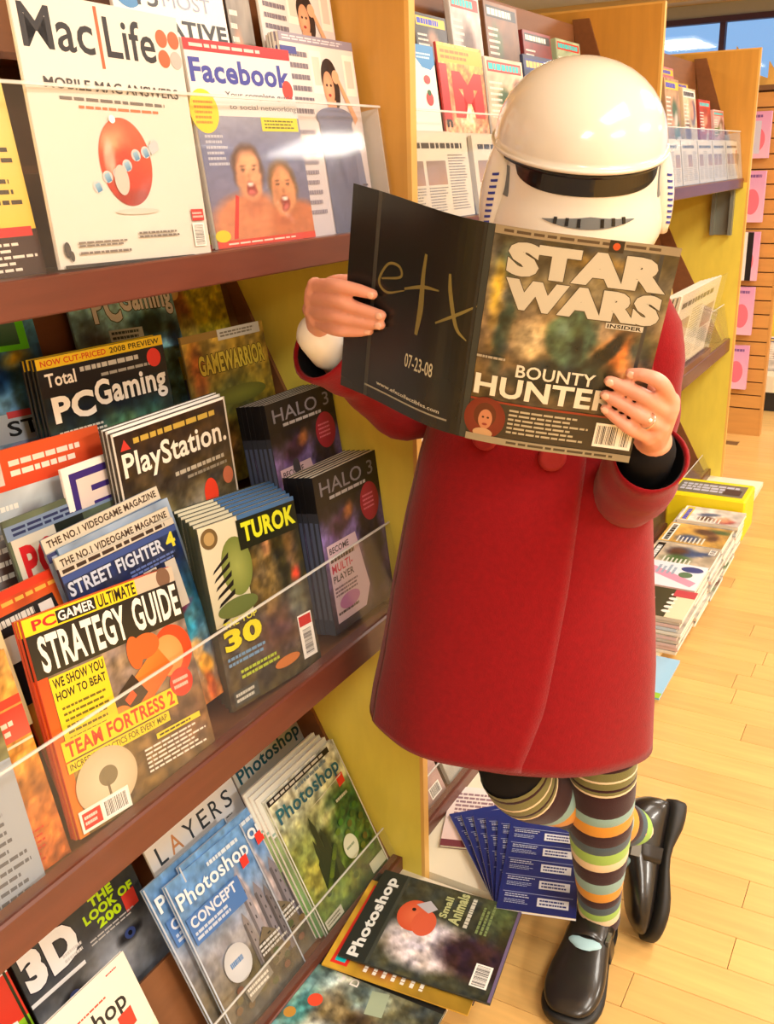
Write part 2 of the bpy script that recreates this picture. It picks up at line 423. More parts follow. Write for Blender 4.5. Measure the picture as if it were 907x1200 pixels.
# ------------------------------------------------------------------ racks
def leanbox(name, x, z, th, s0, s1, n0, n1, y0, y1, m, parent):
    """board leaning back by th from the point (x,z): s along the slope, n along its outward normal"""
    t = math.radians(th); f = lambda s, n: (x - s * math.sin(t) + n * math.cos(t), z + s * math.cos(t) + n * math.sin(t))
    return prism_y(name, [f(s0, n0), f(s0, n1), f(s1, n1), f(s1, n0)], y0, y1, m, parent)
def rack(y0, y1, label, left=False):
    e = empty('magazine_rack', (0, 0, 0), label=label, cat='magazine rack')
    e.location = (-1.0, y0, 0)
    pr = e
    def P(fn, *a, **k):
        o = fn(*a, **k); o.location = (1.0, -y0, 0); return o
    def panel(ya, yb):
        P(box, 'side_panel', -1.3, -.793, ya, yb, 1.385, 1.9, M_OAK, pr)['label'] = 'upper golden oak half of the side panel'
        P(box, 'side_panel', -1.3, -.793, ya, yb, 0, 1.385, M_YEL, pr)['label'] = 'lower yellow laminate half of the side panel'
        P(box, 'edge_band', -.793, -.785, ya, yb, 0, 1.9, M_OAKE, pr)
        P(box, 'top_edge', -1.3, -.785, ya, yb, 1.9, 1.906, M_OAKE, pr)
    panel(y1 - .02, y1)
    if left: panel(y0, y0 + .02)
    a, b = y0 + (.02 if left else 0), y1 - .02
    P(box, 'back_board', -1.32, -1.3, y0, y1, 0, 1.9, M_BROWN, pr)
    # top row: shelf, lip, back slope
    P(box, 'shelf', -1.3, -.83, a, b, 1.374, 1.390, M_BROWN, pr)
    P(box, 'shelf_lip', -.83, -.808, a, b, 1.362, 1.402, M_CHERRY, pr, bev=.002)
    P(leanbox, 'slope_board', -.98, 1.391, 8, 0, .48, -.01, 0, a, b, M_BROWN, pr)
    for (x, z) in ((-.905, 1.512), (-.968, 1.632)):
        P(box, 'tier_step', x - .062, x + .028, a, b, z - .010, z - .002, M_BROWN, pr)
    # middle row
    P(box, 'shelf', -1.3, -.83, a, b, .672, .70, M_BROWN, pr)
    P(box, 'shelf_lip', -.83, -.804, a, b, .664, .722, M_CHERRY, pr, bev=.003)
    P(leanbox, 'slope_board', -1.0, .7005, 18, 0, .69, -.01, 0, a, b, M_BROWN, pr)
    # bottom row
    P(box, 'shelf', -1.3, -.845, a, b, .072, .083, M_BROWN, pr)
    P(box, 'shelf_lip', -.862, -.838, a, b, .0705, .104, M_CHERRY, pr, bev=.002)
    P(leanbox, 'slope_board', -1.02, .0835, 27, 0, .64, -.01, 0, a, b, M_BROWN, pr)
    P(leanbox, 'tier_step', -.937, .0835, 27, 0, .155, -.008, 0, a, b, M_BROWN, pr)
    P(box, 'deck', -1.3, -.60, a, b, .05, .070, M_WHITE, pr)
    P(box, 'kick_board', -.68, -.66, a, b, 0, .05, M_CHERRY, pr)
    # clear acrylic fronts
    t = math.radians
    P(leanbox, 'acrylic_front', -.812, 1.403, 8, 0, .185, 0, .003, a + .01, b - .01, ACR, pr)
    P(leanbox, 'acrylic_edge', -.812, 1.403, 8, .1852, .1885, 0, .003, a + .01, b - .01, ACRE, pr)
    P(leanbox, 'acrylic_side', -.813, 1.403, 8, 0, .185, -.075, -.0005, b - .013, b - .010, ACRE, pr)
    P(leanbox, 'acrylic_front', -.812, .723, 12, 0, .150, 0, .003, a + .01, b - .01, ACR, pr)
    P(leanbox, 'acrylic_edge', -.812, .723, 12, .1502, .1535, 0, .003, a + .01, b - .01, ACRE, pr)
    P(leanbox, 'acrylic_front', -.848, .105, 27, 0, .07, 0, .003, a + .01, b - .01, ACR, pr)
    P(leanbox, 'acrylic_edge', -.848, .105, 27, .0702, .0732, 0, .003, a + .01, b - .01, ACRE, pr)
    P(prism_y, 'slope_cheek', [(-.83, 1.3905), (-.95, 1.3905), (-1.05, 1.88), (-1.0, 1.88), (-.90, 1.60)], b - .009, b - .0005, M_BROWN, pr)
    P(prism_y, 'slope_cheek', [(-.835, .7005), (-1.0, .7005), (-1.225, 1.36), (-1.19, 1.36), (-1.06, 1.10)], b - .009, b - .0005, M_BROWN, pr)
    P(prism_y, 'slope_cheek', [(-.866, .0835), (-1.0, .0835), (-1.28, .65), (-1.17, .65), (-1.02, .36)], b - .009, b - .0005, M_BROWN, pr)
    return e
rack(-.03, 1.50, 'nearest magazine rack with oak and yellow side panel and cherry shelf lips', left=True)
rack(1.50, 3.02, 'middle magazine rack right behind the person, between two oak side panels')
rack(3.02, 4.56, 'farthest magazine rack whose yellow side panel faces the camera')

# ------------------------------------------------------------------ magazines
def basis(x, y, z, phi, th, yaw):
    phi, th, yaw = map(math.radians, (phi, th, yaw))
    u = Vector((0, 1, 0)); v = Vector((-math.sin(th), 0, math.cos(th)))
    R = Matrix.Rotation(yaw, 3, 'Z'); u = R @ u; v = R @ v
    a = math.cos(phi) * u + math.sin(phi) * v; b = -math.sin(phi) * u + math.cos(phi) * v
    n = a.cross(b)
    return Matrix(((a.x, b.x, n.x, x), (a.y, b.y, n.y, y), (a.z, b.z, n.z, z), (0, 0, 0, 1)))
def abasis(o, a, b):
    a = Vector(a).normalized(); b = Vector(b); b = (b - a * a.dot(b)).normalized(); n = a.cross(b)
    return Matrix(((a.x, b.x, n.x, o[0]), (a.y, b.y, n.y, o[1]), (a.z, b.z, n.z, o[2]), (0, 0, 0, 1)))
_cm = {}
def coverm(c):
    c = tuple(c)
    if c not in _cm: _cm[c] = mat('cover_stock_%d_%d_%d' % c, c, rough=.35)
    return _cm[c]
def magazine(name, label, M, w, h, t, cover, spine=(40, 40, 45), bow=0.0, cat='magazine', group=None, spineart=None, pm=PRINT):
    root = empty(name, M=M, label=label, cat=cat, group=group)
    bz = lambda y: bow * math.sin(math.pi * min(max(y / h, 0), 1))
    ys = [0, h] if not bow else [h * k / 6 for k in range(7)]
    e = .0005; r = min(.0015, t / 3)
    prof = [(w, 0), (r, 0), (0, -r), (0, -t + r), (r, -t), (w, -t), (w, -t + e), (r + .0006, -t + e), (e, -t + r + e), (e, -r - e), (r + .0006, -e), (w, -e)]
    bm = bmesh.new(); loftbm(bm, [[(px, y, pz + bz(y)) for px, pz in prof] for y in ys]); cv = frombm('cover', bm, coverm(spine), root)
    m2 = .0012; prof = [(w - m2, -e * 1.3), (e * 2, -e * 1.3), (e * 2, -t + e * 1.3), (w - m2, -t + e * 1.3)]
    ys2 = [max(m2, min(h - m2, y)) for y in ys]
    bm = bmesh.new(); loftbm(bm, [[(px, y, pz + bz(y)) for px, pz in prof] for y in ys2]); frombm('pages', bm, PAGES, root)
    c = Canvas(w, h); cover(c)
    c.build('cover_print', cv, lambda x, y, l: (x * w, y * h, .0003 + l * .00007 + bz(y * h)), pm)
    if spineart:
        s = Canvas(t, h); spineart(s); s.build('spine_print', cv, lambda x, y, l: (-.0002 - l * .00005, y * h, -t * (1 - x)), pm)
    return root
def copies(root, n, step, label, group, jit=.003, seed=1, xj=0.0, dz=0.0):
    r = random.Random(seed); out = []
    for k in range(1, n + 1):
        c = root.copy(); link(c)
        c.matrix_world = root.matrix_world @ Matrix.Translation((r.uniform(-jit, jit) + xj * k, r.uniform(-jit, jit) * .6 + dz * k, -step * k))
        c['label'] = label; c['group'] = group
        for ch in list(root.children):
            d = ch.copy(); link(d); d.parent = c
            for g2 in list(ch.children):
                d2 = g2.copy(); link(d2); d2.parent = d
        out.append(c)
    return out

# ------------------------------------------------------------------ cover artwork
WH = (244, 240, 234); BK = (26, 24, 26); RED = (206, 34, 30)
def c_globe(c):
    c.rect(0, 0, 1, 1, (216, 209, 200), (224, 218, 210))
    c.text('Mac', .03, .80, .43, .955, (38, 34, 36), bold=.012); c.rect(.455, .755, .475, .985, (232, 92, 48))
    c.text('Life', .50, .80, .82, .955, (38, 34, 36), bold=.012)
    for (x, y, k) in ((.872, .905, (232, 92, 48)), (.955, .905, (232, 92, 48)), (.872, .825, (232, 92, 48)), (.955, .825, (178, 172, 168))): c.ell(x, y, .04, .036, k)
    c.text('MOBILE MAC ANSWERS', .10, .665, .93, .705, (70, 62, 60), bold=.015)
    c.lines(.17, .625, .86, .640, 1, (110, 100, 96), 3, .8); c.lines(.27, .597, .80, .610, 1, (226, 110, 70), 4, .8)
    def globe(X, Y):
        f = art([(0, (150, 34, 20)), (.5, (214, 66, 34)), (1, (226, 92, 60))], [(.35, .75, .35, .22, 20, (236, 150, 110), .8), (.45, .45, .25, .3, 0, (206, 52, 26), .5), (.2, .55, .12, .3, 0, (222, 170, 150), .5)], .12, 7, 4)(X, Y)
        return f
    n = 44; cx, cy, R = .50, .40, .165
    V = [(cx, cy)]; 
    for k in range(1, 9):
        for i in range(n): V.append((cx + R * k / 8 * math.cos(2 * math.pi * i / n), cy + R * k / 8 * 1.05 * math.sin(2 * math.pi * i / n)))
    F = [(0, 1 + i, 1 + (i + 1) % n) for i in range(n)]
    for k in range(7):
        for i in range(n): a = 1 + k * n; F.append((a + i, a + (i + 1) % n, a + n + (i + 1) % n, a + n + i))
    Va = np.array(V); c.add(V, F, globe((Va[:, 0] - cx) / (2 * R) + .5, (Va[:, 1] - cy) / (2.1 * R) + .5))
    for i in range(7):
        t = i / 6; x = .30 + .40 * t; y = .305 + .17 * t + .01 * math.sin(i * 2)
        c.ell(x, y, .03, .024, (214, 212, 212), (120, 130, 150)); c.rect(x - .014, y - .02, x + .018, y + .014, (70, 130, 176), (150, 190, 214), rot=20)
    c.ell(.45, .33, .045, .06, (206, 190, 182)); c.rect(.66, .44, .72, .48, (190, 196, 204), rot=25); c.ell(.45, .565, .02, .016, (255, 255, 255))
    c.ell(.52, .205, .14, .012, (206, 196, 186))
    c.rect(.885, .155, .975, .205, (196, 44, 40)); c.lines(.892, .165, .97, .195, 2, (240, 190, 180), 9)
    c.barcode(.88, .045, .965, .145, 4, vert=True)
    c.lines(.12, .075, .47, .10, 2, (120, 110, 104), 5); c.lines(.5, .095, .78, .125, 2, (120, 110, 104), 7); c.lines(.12, .045, .45, .062, 1, (120, 110, 104), 8)
    c.ell(.05, .07, .018, .03, (70, 64, 62)); c.ell(.07, .045, .012, .02, (70, 64, 62)); c.rect(.02, .0, .86, .012, (60, 54, 52))
def fblobs(x, y, sx, sy, skin, hair):
    d = lambda k: tuple(v * k for v in skin)
    return [(x, y + .22 * sy, 1.25 * sx, 1.0 * sy, 0, hair, .25), (x, y, sx, sy, 0, skin, .22), (x - .55 * sx, y - .1 * sy, .4 * sx, .6 * sy, 0, d(.88), .9), (x + .2 * sx, y + .55 * sy, .5 * sx, .25 * sy, 0, d(1.1), .9),
            (x - .40 * sx, y + .24 * sy, .20 * sx, .07 * sy, 8, (70, 44, 36), .6), (x + .40 * sx, y + .24 * sy, .20 * sx, .07 * sy, -8, (70, 44, 36), .6), (x - .40 * sx, y + .36 * sy, .26 * sx, .05 * sy, 8, (96, 62, 44), .8), (x + .40 * sx, y + .36 * sy, .26 * sx, .05 * sy, -8, (96, 62, 44), .8),
            (x, y, .16 * sx, .16 * sy, 0, d(.80), .9), (x, y - .46 * sy, .42 * sx, .34 * sy, 0, (150, 60, 52), .35), (x, y - .30 * sy, .32 * sx, .09 * sy, 0, (240, 230, 222), .5), (x, y - .60 * sy, .26 * sx, .14 * sy, 0, (222, 110, 106), .6)]
def c_social(c):
    c.rect(0, 0, 1, 1, (224, 220, 222)); c.rect(0, .945, 1, 1, (206, 36, 40)); c.lines(.05, .962, .9, .982, 1, (246, 200, 196), 2, .8)
    c.text('Facebook', .02, .80, .97, .915, (62, 66, 158), bold=.03); c.ell(.93, .79, .055, .05, (226, 62, 50))
    c.text('Your complete guide', .30, .728, .97, .765, (70, 70, 80), bold=.004); c.text('to social networking', .32, .672, .99, .705, (120, 118, 130))
    c.raster(art([(0, (150, 84, 52)), (.3, (116, 112, 140)), (.7, (112, 118, 158)), (1, (150, 152, 176))],
        [(.34, .16, .40, .26, 12, (206, 130, 92), .3), (.84, .10, .34, .22, -10, (196, 114, 74), .3), (.40, .30, .11, .16, 0, (196, 118, 84), .5), (.70, .18, .12, .14, 0, (186, 104, 70), .5)]
        + fblobs(.40, .52, .135, .235, (226, 160, 120), (92, 60, 44)) + fblobs(.72, .38, .14, .24, (224, 150, 104), (120, 86, 50)), .05, 5, 8, grit=.08), 40, 36, 0, .03, 1, .645)
    c.lines(.05, .40, .24, .56, 6, (186, 188, 206), 5, .5)
    c.poly([(.16, .04), (.20, .04), (.27, .25), (.24, .26)], (206, 50, 46))
    c.ell(.085, .665, .125, .105, (236, 206, 44)); c.lines(.0, .60, .18, .72, 5, (206, 132, 30), 3, .5)
    c.rect(.60, .575, .98, .645, (226, 214, 52)); c.lines(.63, .585, .95, .635, 3, (110, 106, 30), 4, .5)
    c.rect(0, 0, 1, .035, (214, 66, 54)); c.lines(.1, .01, .9, .025, 1, (246, 214, 200), 5); c.ell(.06, .06, .07, .03, (214, 196, 40))
def c_lady(c):
    c.rect(0, 0, 1, 1, (206, 196, 206), (232, 220, 214))
    for x in (.36, .82): c.rect(x, .72, x + .16, .93, (246, 238, 226)); c.rect(x + .03, .76, x + .13, .90, (222, 208, 196))
    c.rect(0, .955, 1, 1, (150, 140, 158)); c.lines(.04, .965, .9, .99, 2, (222, 212, 220), 3)
    c.lines(.05, .60, .40, .93, 6, (120, 110, 124), 6, .45); c.rect(0, .90, .20, .935, (60, 66, 150))
    c.ell(.60, .80, .115, .10, (44, 32, 32)); c.ell(.63, .74, .09, .10, (52, 38, 36)); c.ell(.57, .75, .075, .085, (214, 150, 116), (232, 176, 140))
    c.ell(.545, .765, .014, .007, (60, 40, 40)); c.ell(.60, .765, .014, .007, (60, 40, 40)); c.ell(.57, .715, .02, .008, (176, 60, 60))
    c.poly([(.66, .83), (.72, .81), (.93, .60), (.88, .57)], (226, 168, 130)); c.ell(.68, .81, .05, .035, (230, 172, 136)); c.rect(.52, .62, .64, .69, (220, 160, 126))
    c.raster(art([(0, (96, 100, 130)), (1, (122, 126, 156))], [(.5, .55, .12, .3, 20, (86, 90, 120), .8)], .12, 5, 2), 14, 20, .36, 0, .82, .62)
    c.ell(.59, .60, .26, .055, (122, 126, 156)); c.poly([(.82, .0), (.82, .55), (.90, .42), (.96, 0)], (126, 130, 160)); c.lines(.04, .1, .30, .55, 9, (150, 140, 156), 7, .4)
    c.lines(.86, .06, .95, .26, 9, (90, 84, 100), 9, .5, False)
def c_yellow(c):
    c.rect(0, 0, 1, 1, (226, 178, 30), (240, 222, 150)); c.rect(0, .90, 1, 1, (22, 60, 70)); c.ell(.8, .86, .16, .05, (210, 210, 40)); c.text('S', .74, .90, .94, 1.0, (150, 230, 210), .03)
    c.ell(.80, .745, .17, .032, (44, 36, 30)); c.ell(.80, .745, .10, .02, (206, 170, 40)); c.lines(.3, .25, .97, .70, 12, (66, 54, 36), 4, .42)
    c.rect(.0, 0, 1, .17, (60, 36, 30)); c.rect(.3, .145, .97, .18, (200, 40, 36)); c.lines(.3, .015, .97, .13, 5, (228, 214, 200), 5, .45); c.rect(0, 0, .08, .2, (60, 150, 70))
def c_orld(c):
    c.rect(0, 0, 1, 1, WH); c.rect(.02, .80, .98, .99, (206, 30, 32)); c.text('world', .08, .825, .92, .965, WH, .03)
    c.ell(.13, .74, .13, .10, (64, 132, 190)); c.lines(.04, .70, .22, .78, 3, (214, 230, 242), 3)
    c.text('15', .20, .66, .38, .75, (50, 46, 50), .01); c.text('MOST', .42, .67, .86, .735, (150, 160, 186))
    c.text('CREATIVE', .03, .545, .98, .62, (36, 34, 36), .03); c.lines(.1, .1, .9, .45, 10, (150, 140, 140), 5)
def c_totalpc(c):
    c.raster(art([(0, (120, 134, 128)), (.45, (70, 92, 84)), (.7, (26, 40, 46)), (1, (30, 34, 38))], [(.3, .25, .3, .25, 0, (196, 196, 190), .8), (.55, .55, .22, .12, 10, (86, 132, 96), .7), (.8, .5, .16, .2, 0, (60, 104, 88), .6), (.62, .45, .1, .14, 0, (20, 28, 28), .5)], .2, 9, 5), 30, 40)
    c.rect(0, .945, 1, 1, (232, 196, 40)); c.text('NOW CUT-PRICED', .03, .957, .52, .988, (206, 70, 30), .02); c.text('2008 PREVIEW', .55, .957, .97, .988, (70, 60, 20), .02)
    c.rect(0, .80, 1, .945, (30, 28, 30)); c.lines(.30, .89, .80, .925, 1, (196, 196, 190), 4, .7); c.lines(.45, .845, .95, .868, 1, (170, 170, 166), 5, .7)
    c.ell(.90, .885, .06, .052, (226, 60, 52)); c.text('Total', .04, .85, .26, .92, WH, .02)
    c.text('PC', .05, .66, .36, .80, (250, 250, 248), .04, outline=BK); c.text('Gaming', .37, .655, .97, .835, (250, 250, 248), .03, outline=BK)
    c.lines(.06, .50, .42, .62, 5, (206, 206, 196), 7, .5); c.rect(.0, .3, .45, .47, (200, 60, 30), (220, 90, 40)); c.lines(.04, .32, .42, .45, 3, (240, 220, 200), 6)
def c_totalpc2(c):
    c.raster(art([(0, (110, 156, 176)), (.5, (140, 196, 206)), (1, (160, 216, 230))], [(.2, .55, .2, .25, 20, (70, 80, 90), .6), (.3, .5, .12, .08, 0, (236, 196, 60), .7), (.7, .68, .25, .13, 0, (30, 60, 60), .6), (.93, .6, .1, .12, 0, (20, 40, 44), .6)], .25, 9, 15), 30, 40)
    c.rect(0, .955, 1, 1, (210, 220, 226)); c.text('PC', .20, .72, .46, .93, (250, 250, 250), .04, outline=(20, 30, 36)); c.text('Gaming', .46, .73, .98, .94, (250, 250, 250), .035, outline=(20, 30, 36))
    c.rect(.30, .60, .62, .675, (200, 210, 210)); c.lines(.32, .61, .60, .67, 2, (60, 80, 90), 3); c.star(.1, .9, .05, (230, 70, 56))
    c.rect(.9, .3, 1, .45, (210, 210, 60)); c.rect(.9, .0, 1, .3, (110, 130, 180))
def c_lime(c):
    c.raster(art([(0, (206, 214, 220)), (.35, (110, 160, 206)), (.7, (40, 96, 150)), (1, (120, 190, 214))], [(.6, .60, .22, .12, 10, (20, 50, 90), .6), (.35, .5, .14, .12, 0, (226, 206, 120), .8), (.8, .68, .14, .07, 15, (214, 190, 60), .8)], .2, 7, 25), 30, 40)
    c.rect(.15, .72, .92, .93, (96, 214, 32)); c.rect(.22, .75, .86, .895, (40, 92, 60), (90, 130, 120)); c.rect(.40, .79, .66, .85, (110, 140, 60))
    c.rect(0, .25, 1, .40, (190, 206, 226)); c.text('GY', .15, .28, .44, .36, (30, 34, 40), .02); c.text('STR', .60, .28, .98, .36, (30, 34, 40), .02)
    c.text('E', .18, .17, .36, .25, (120, 180, 220), .03); c.text('CE', .55, .17, .92, .25, (150, 160, 200), .03); c.rect(.62, .375, .95, .41, (214, 80, 90))
def c_gold(c):
    c.raster(art([(0, (100, 84, 30)), (.5, (122, 104, 34)), (1, (160, 132, 56))], [(.5, .55, .4, .2, -5, (92, 90, 36), .5), (.12, .75, .12, .3, 0, (170, 96, 40), .7), (.3, .25, .2, .2, 0, (150, 110, 60), .7)], .25, 8, 35), 26, 34)
    c.rect(0, .955, .5, 1, (150, 120, 60)); c.rect(.42, .93, .95, 1.0, (196, 196, 188)); c.lines(.45, .945, .9, .985, 2, (120, 116, 100), 3)
    c.text('GAMEWARRIOR', .14, .73, .95, .86, (196, 176, 60), .04, outline=(70, 56, 18)); c.ell(.55, .56, .34, .06, (86, 86, 32), (110, 112, 40))
def c_goldlady(c):
    c.raster(art([(0, (150, 140, 30)), (.6, (196, 180, 40)), (1, (214, 196, 60))], [(.28, .72, .16, .26, 5, (150, 92, 40), .5), (.3, .55, .2, .14, 0, (170, 150, 60), .5)], .15, 8, 45), 26, 34)
    c.ell(.25, .83, .085, .07, (226, 186, 110), (240, 210, 140)); c.ell(.21, .84, .03, .015, (110, 60, 30)); c.poly([(.85, .4), (1, .4), (1, 1), (.92, 1)], (120, 84, 40))
def c_station(c):
    c.raster(art([(0, (66, 60, 44)), (.35, (104, 100, 80)), (.62, (66, 58, 44)), (1, (44, 30, 22))], [(.25, .40, .26, .24, 0, (120, 118, 88), .6), (.62, .42, .18, .2, 0, (150, 140, 118), .6), (.5, .35, .08, .2, 20, (34, 30, 26), .6)], .18, 8, 55), 30, 38)
    c.rect(0, .985, 1, 1, WH); c.rect(.985, 0, 1, 1, (206, 200, 190)); c.rect(0, 0, .015, 1, (206, 200, 190))
    c.lines(.16, .915, .93, .95, 1, (190, 160, 70), 4, .8); c.poly([(.05, .90), (.13, .90), (.09, .955)], (196, 60, 50))
    c.text('PlayStation.', .05, .72, .96, .885, (232, 228, 216), .02); c.lines(.45, .66, .95, .70, 1, (176, 170, 154), 7); c.lines(.55, .625, .95, .655, 1, (140, 134, 120), 8)
    c.ell(.74, .50, .065, .085, (220, 64, 40)); c.ell(.92, .56, .05, .05, (190, 110, 80)); c.rect(.88, .2, .97, .28, (200, 190, 176))
def c_halo(c):
    c.raster(art([(0, (40, 34, 44)), (.3, (96, 74, 120)), (.62, (112, 96, 156)), (.75, (30, 26, 34)), (1, (22, 20, 24))],
        [(.32, .66, .26, .10, 25, (60, 36, 60), .5), (.45, .71, .12, .06, 30, (176, 110, 60), .8), (.75, .45, .22, .40, 5, (40, 32, 42), .4), (.75, .25, .15, .2, 0, (30, 24, 30), .5)], .2, 9, 65), 34, 44)
    c.rect(0, .80, 1, 1, (22, 20, 22)); c.text('HALO 3', .08, .865, .92, .955, (126, 126, 140), .005); c.lines(.20, .825, .88, .85, 1, (170, 170, 176), 5, .8)
    c.ell(.80, .70, .155, .125, (150, 30, 54)); c.lines(.69, .65, .91, .76, 4, (206, 110, 130), 6, .4)
    c.poly([(.06, .06), (.52, .06), (.62, .18), (.50, .56), (.05, .56)], (206, 184, 200)); c.text('BECOME', .08, .50, .38, .54, (50, 40, 50), .02); c.lines(.08, .445, .46, .485, 1, (50, 40, 50), 14, .9)
    c.text('MULTI-', .08, .375, .40, .43, (190, 40, 80), .02); c.text('PLAYER', .08, .315, .40, .36, (60, 50, 60), .02); c.lines(.08, .22, .46, .29, 3, (110, 90, 110), 8); c.lines(.08, .10, .45, .13, 1, (60, 50, 60), 9)
    c.ell(.28, .17, .16, .05, (176, 110, 170))
def s_halo(c): c.rect(0, 0, 1, 1, (70, 78, 96), (44, 46, 56)); c.rect(.0, .78, 1, 1, (20, 20, 24)); c.rect(.2, .1, .8, .72, (92, 100, 120), (80, 92, 126))
def c_halo2(c):
    c_halo(c); c.ell(.28, .55, .05, .05, (60, 60, 70))
def c_turok(c):
    c.raster(art([(0, (70, 62, 40)), (.3, (76, 72, 60)), (.6, (50, 48, 30)), (1, (36, 36, 26))], [(.55, .60, .18, .26, 0, (110, 92, 54), .4), (.62, .78, .07, .07, 0, (150, 110, 70), .5), (.87, .72, .10, .18, 0, (96, 74, 46), .6), (.88, .56, .07, .08, 0, (170, 60, 40), .7), (.6, .3, .35, .2, 0, (90, 62, 60), .8), (.85, .4, .14, .16, 0, (110, 112, 96), .7)], .22, 9, 75), 34, 44)
    c.rect(0, .46, .38, 1, (190, 186, 160), (214, 210, 186)); c.ell(.30, .74, .15, .16, (110, 124, 60), (150, 160, 86)); c.ell(.09, .93, .08, .055, (110, 90, 56)); c.ell(.09, .93, .05, .035, (176, 150, 100))
    for k in range(7): c.poly([(.06, .74 - k * .045), (.08, .76 - k * .045), (.24, .83 - k * .05), (.23, .80 - k * .05)], (30, 28, 26))
    c.ell(.24, .53, .20, .05, (96, 110, 60)); c.rect(.38, .975, 1, 1, (70, 110, 160)); c.rect(.36, .81, 1, .975, (30, 34, 22)); c.text('TUROK', .40, .845, .98, .955, (214, 220, 44), .045, outline=(30, 50, 14))
    c.text('THE TOP', .06, .44, .40, .475, (206, 206, 60), .03); c.text('30', .04, .315, .42, .43, (222, 216, 36), .05, outline=(60, 50, 14))
    c.lines(.04, .23, .45, .29, 2, (110, 150, 190), 4); c.lines(.14, .14, .55, .20, 2, (170, 190, 60), 7); c.rect(.03, .02, .28, .10, (70, 76, 70)); c.lines(.05, .03, .25, .09, 2, (200, 200, 190), 3)
    c.ell(.62, .11, .14, .03, (200, 120, 60)); c.rect(.80, .06, .96, .32, WH); c.rect(.81, .25, .95, .31, (200, 44, 40)); c.barcode(.82, .07, .94, .24, 3, vert=True)
def c_guide(c):
    c.raster(art([(0, (96, 74, 44)), (.3, (120, 94, 60)), (.6, (130, 112, 96)), (1, (150, 130, 110))], [(.85, .25, .2, .2, 0, (110, 80, 60), .7), (.25, .25, .3, .12, 0, (150, 120, 60), .8)], .15, 8, 85), 34, 44)
    c.rect(0, .0, .06, .93, (206, 120, 30), (222, 60, 34)); c.rect(0, .925, .72, 1, (238, 206, 34)); c.rect(.72, .925, 1, 1, (196, 180, 160)); c.ell(.92, .96, .05, .05, (120, 90, 70))
    c.text('PC', .05, .938, .19, .985, (206, 40, 40), .03); c.rect(.195, .933, .44, .99, BK); c.text('GAMER', .205, .94, .43, .984, WH, .02); c.text('ULTIMATE', .455, .933, .71, .992, (40, 32, 24), .02)
    c.rect(0, .73, 1, .925, (50, 46, 30), (34, 30, 26)); c.text('STRATEGY', .05, .745, .60, .91, (240, 238, 226), .03); c.text('GUIDE', .65, .755, .985, .915, (240, 238, 226), .025)
    # soft orange strip shape with a dark band
    c.ell(.86, .60, .14, .13, (214, 74, 36), (222, 84, 40)); c.ell(.82, .59, .11, .10, (226, 150, 84), (232, 162, 96)); c.rect(.42, .43, .82, .58, (214, 96, 34), (236, 128, 50), rot=30); c.rect(.40, .415, .60, .545, (60, 48, 36), rot=30); c.rect(.47, .46, .54, .50, (222, 86, 40), rot=30)
    c.ell(.42, .41, .075, .055, (222, 120, 50), (232, 140, 66)); c.ell(.68, .68, .10, .06, (206, 100, 44)); c.ell(.60, .67, .05, .08, (222, 100, 44))
    c.rect(.06, .42, .40, .72, (226, 200, 40)); c.text('WE SHOW YOU', .075, .665, .39, .71, (40, 34, 20), .025); c.text('HOW TO BEAT', .075, .61, .385, .65, (40, 34, 20), .025); c.lines(.09, .42, .38, .585, 6, (110, 96, 30), 4, .4)
    c.rect(.03, .345, .80, .435, (236, 202, 34)); c.text('TEAM FORTRESS 2', .05, .355, .78, .425, (206, 60, 30), .03); c.ell(.86, .44, .085, .07, (214, 60, 44)); c.lines(.8, .41, .92, .47, 2, (240, 190, 180), 4)
    c.rect(.03, .29, .72, .338, (220, 196, 40)); c.text('INCREDIBLE TACTICS FOR EVERY MAP', .045, .30, .70, .33, (80, 66, 20), .015)
    c.ell(.235, .185, .195, .145, (190, 172, 140), (214, 200, 172), n=40); c.ell(.245, .20, .06, .045, (120, 110, 84)); c.rect(.225, .05, .24, .18, (110, 98, 76))
    c.lines(.50, .10, .95, .225, 6, (226, 216, 206), 5, .45); c.rect(.60, .235, .93, .262, (220, 200, 50)); c.lines(.62, .24, .9, .257, 1, (60, 50, 20), 5)
    c.rect(.02, .015, .34, .115, (238, 232, 220)); c.rect(.035, .028, .15, .10, (196, 44, 40)); c.lines(.045, .04, .14, .09, 2, (240, 200, 190), 5); c.barcode(.165, .022, .33, .108, 6)
def c_blueM(c):
    c.raster(art([(0, (196, 120, 60)), (.3, (90, 120, 140)), (.55, (40, 100, 130)), (.8, (26, 36, 66)), (1, (46, 62, 110))], [(.8, .42, .12, .08, 10, (60, 160, 190), .6), (.82, .30, .09, .06, 30, (216, 176, 110), .4), (.86, .20, .09, .08, 0, (206, 150, 50), .4), (.85, .07, .06, .12, 0, (190, 90, 40), .5), (.78, .52, .2, .03, 15, (90, 30, 70), .6)], .2, 9, 95), 34, 44)
    c.rect(0, .965, 1, 1, (200, 192, 176)); c.lines(.02, .972, .97, .993, 1, (60, 46, 36), 3, .9); c.rect(0, .93, 1, .96, (60, 80, 140))
    c.text('STREET FIGHTER', .02, .855, .84, .925, (196, 204, 222), .03, outline=(40, 46, 76)); c.text('4', .87, .855, .96, .935, (214, 206, 60), .03); c.lines(.5, .80, .95, .84, 2, (90, 110, 170), 3)
    c.rect(.60, .48, .72, .80, (190, 186, 176)); c.rect(.72, .60, .80, .74, (190, 186, 176)); c.rect(.80, .54, .90, .80, (190, 186, 176)); c.rect(.72, .66, .80, .78, (30, 50, 90)); 
def c_edge(c):
    c.rect(0, 0, 1, 1, WH); c.rect(.05, .05, .97, .965, (60, 44, 120)); c.text('EDGE', .10, .70, 1.55, .93, (222, 206, 200), .05); c.lines(.1, .2, .9, .6, 8, (190, 180, 200), 4)
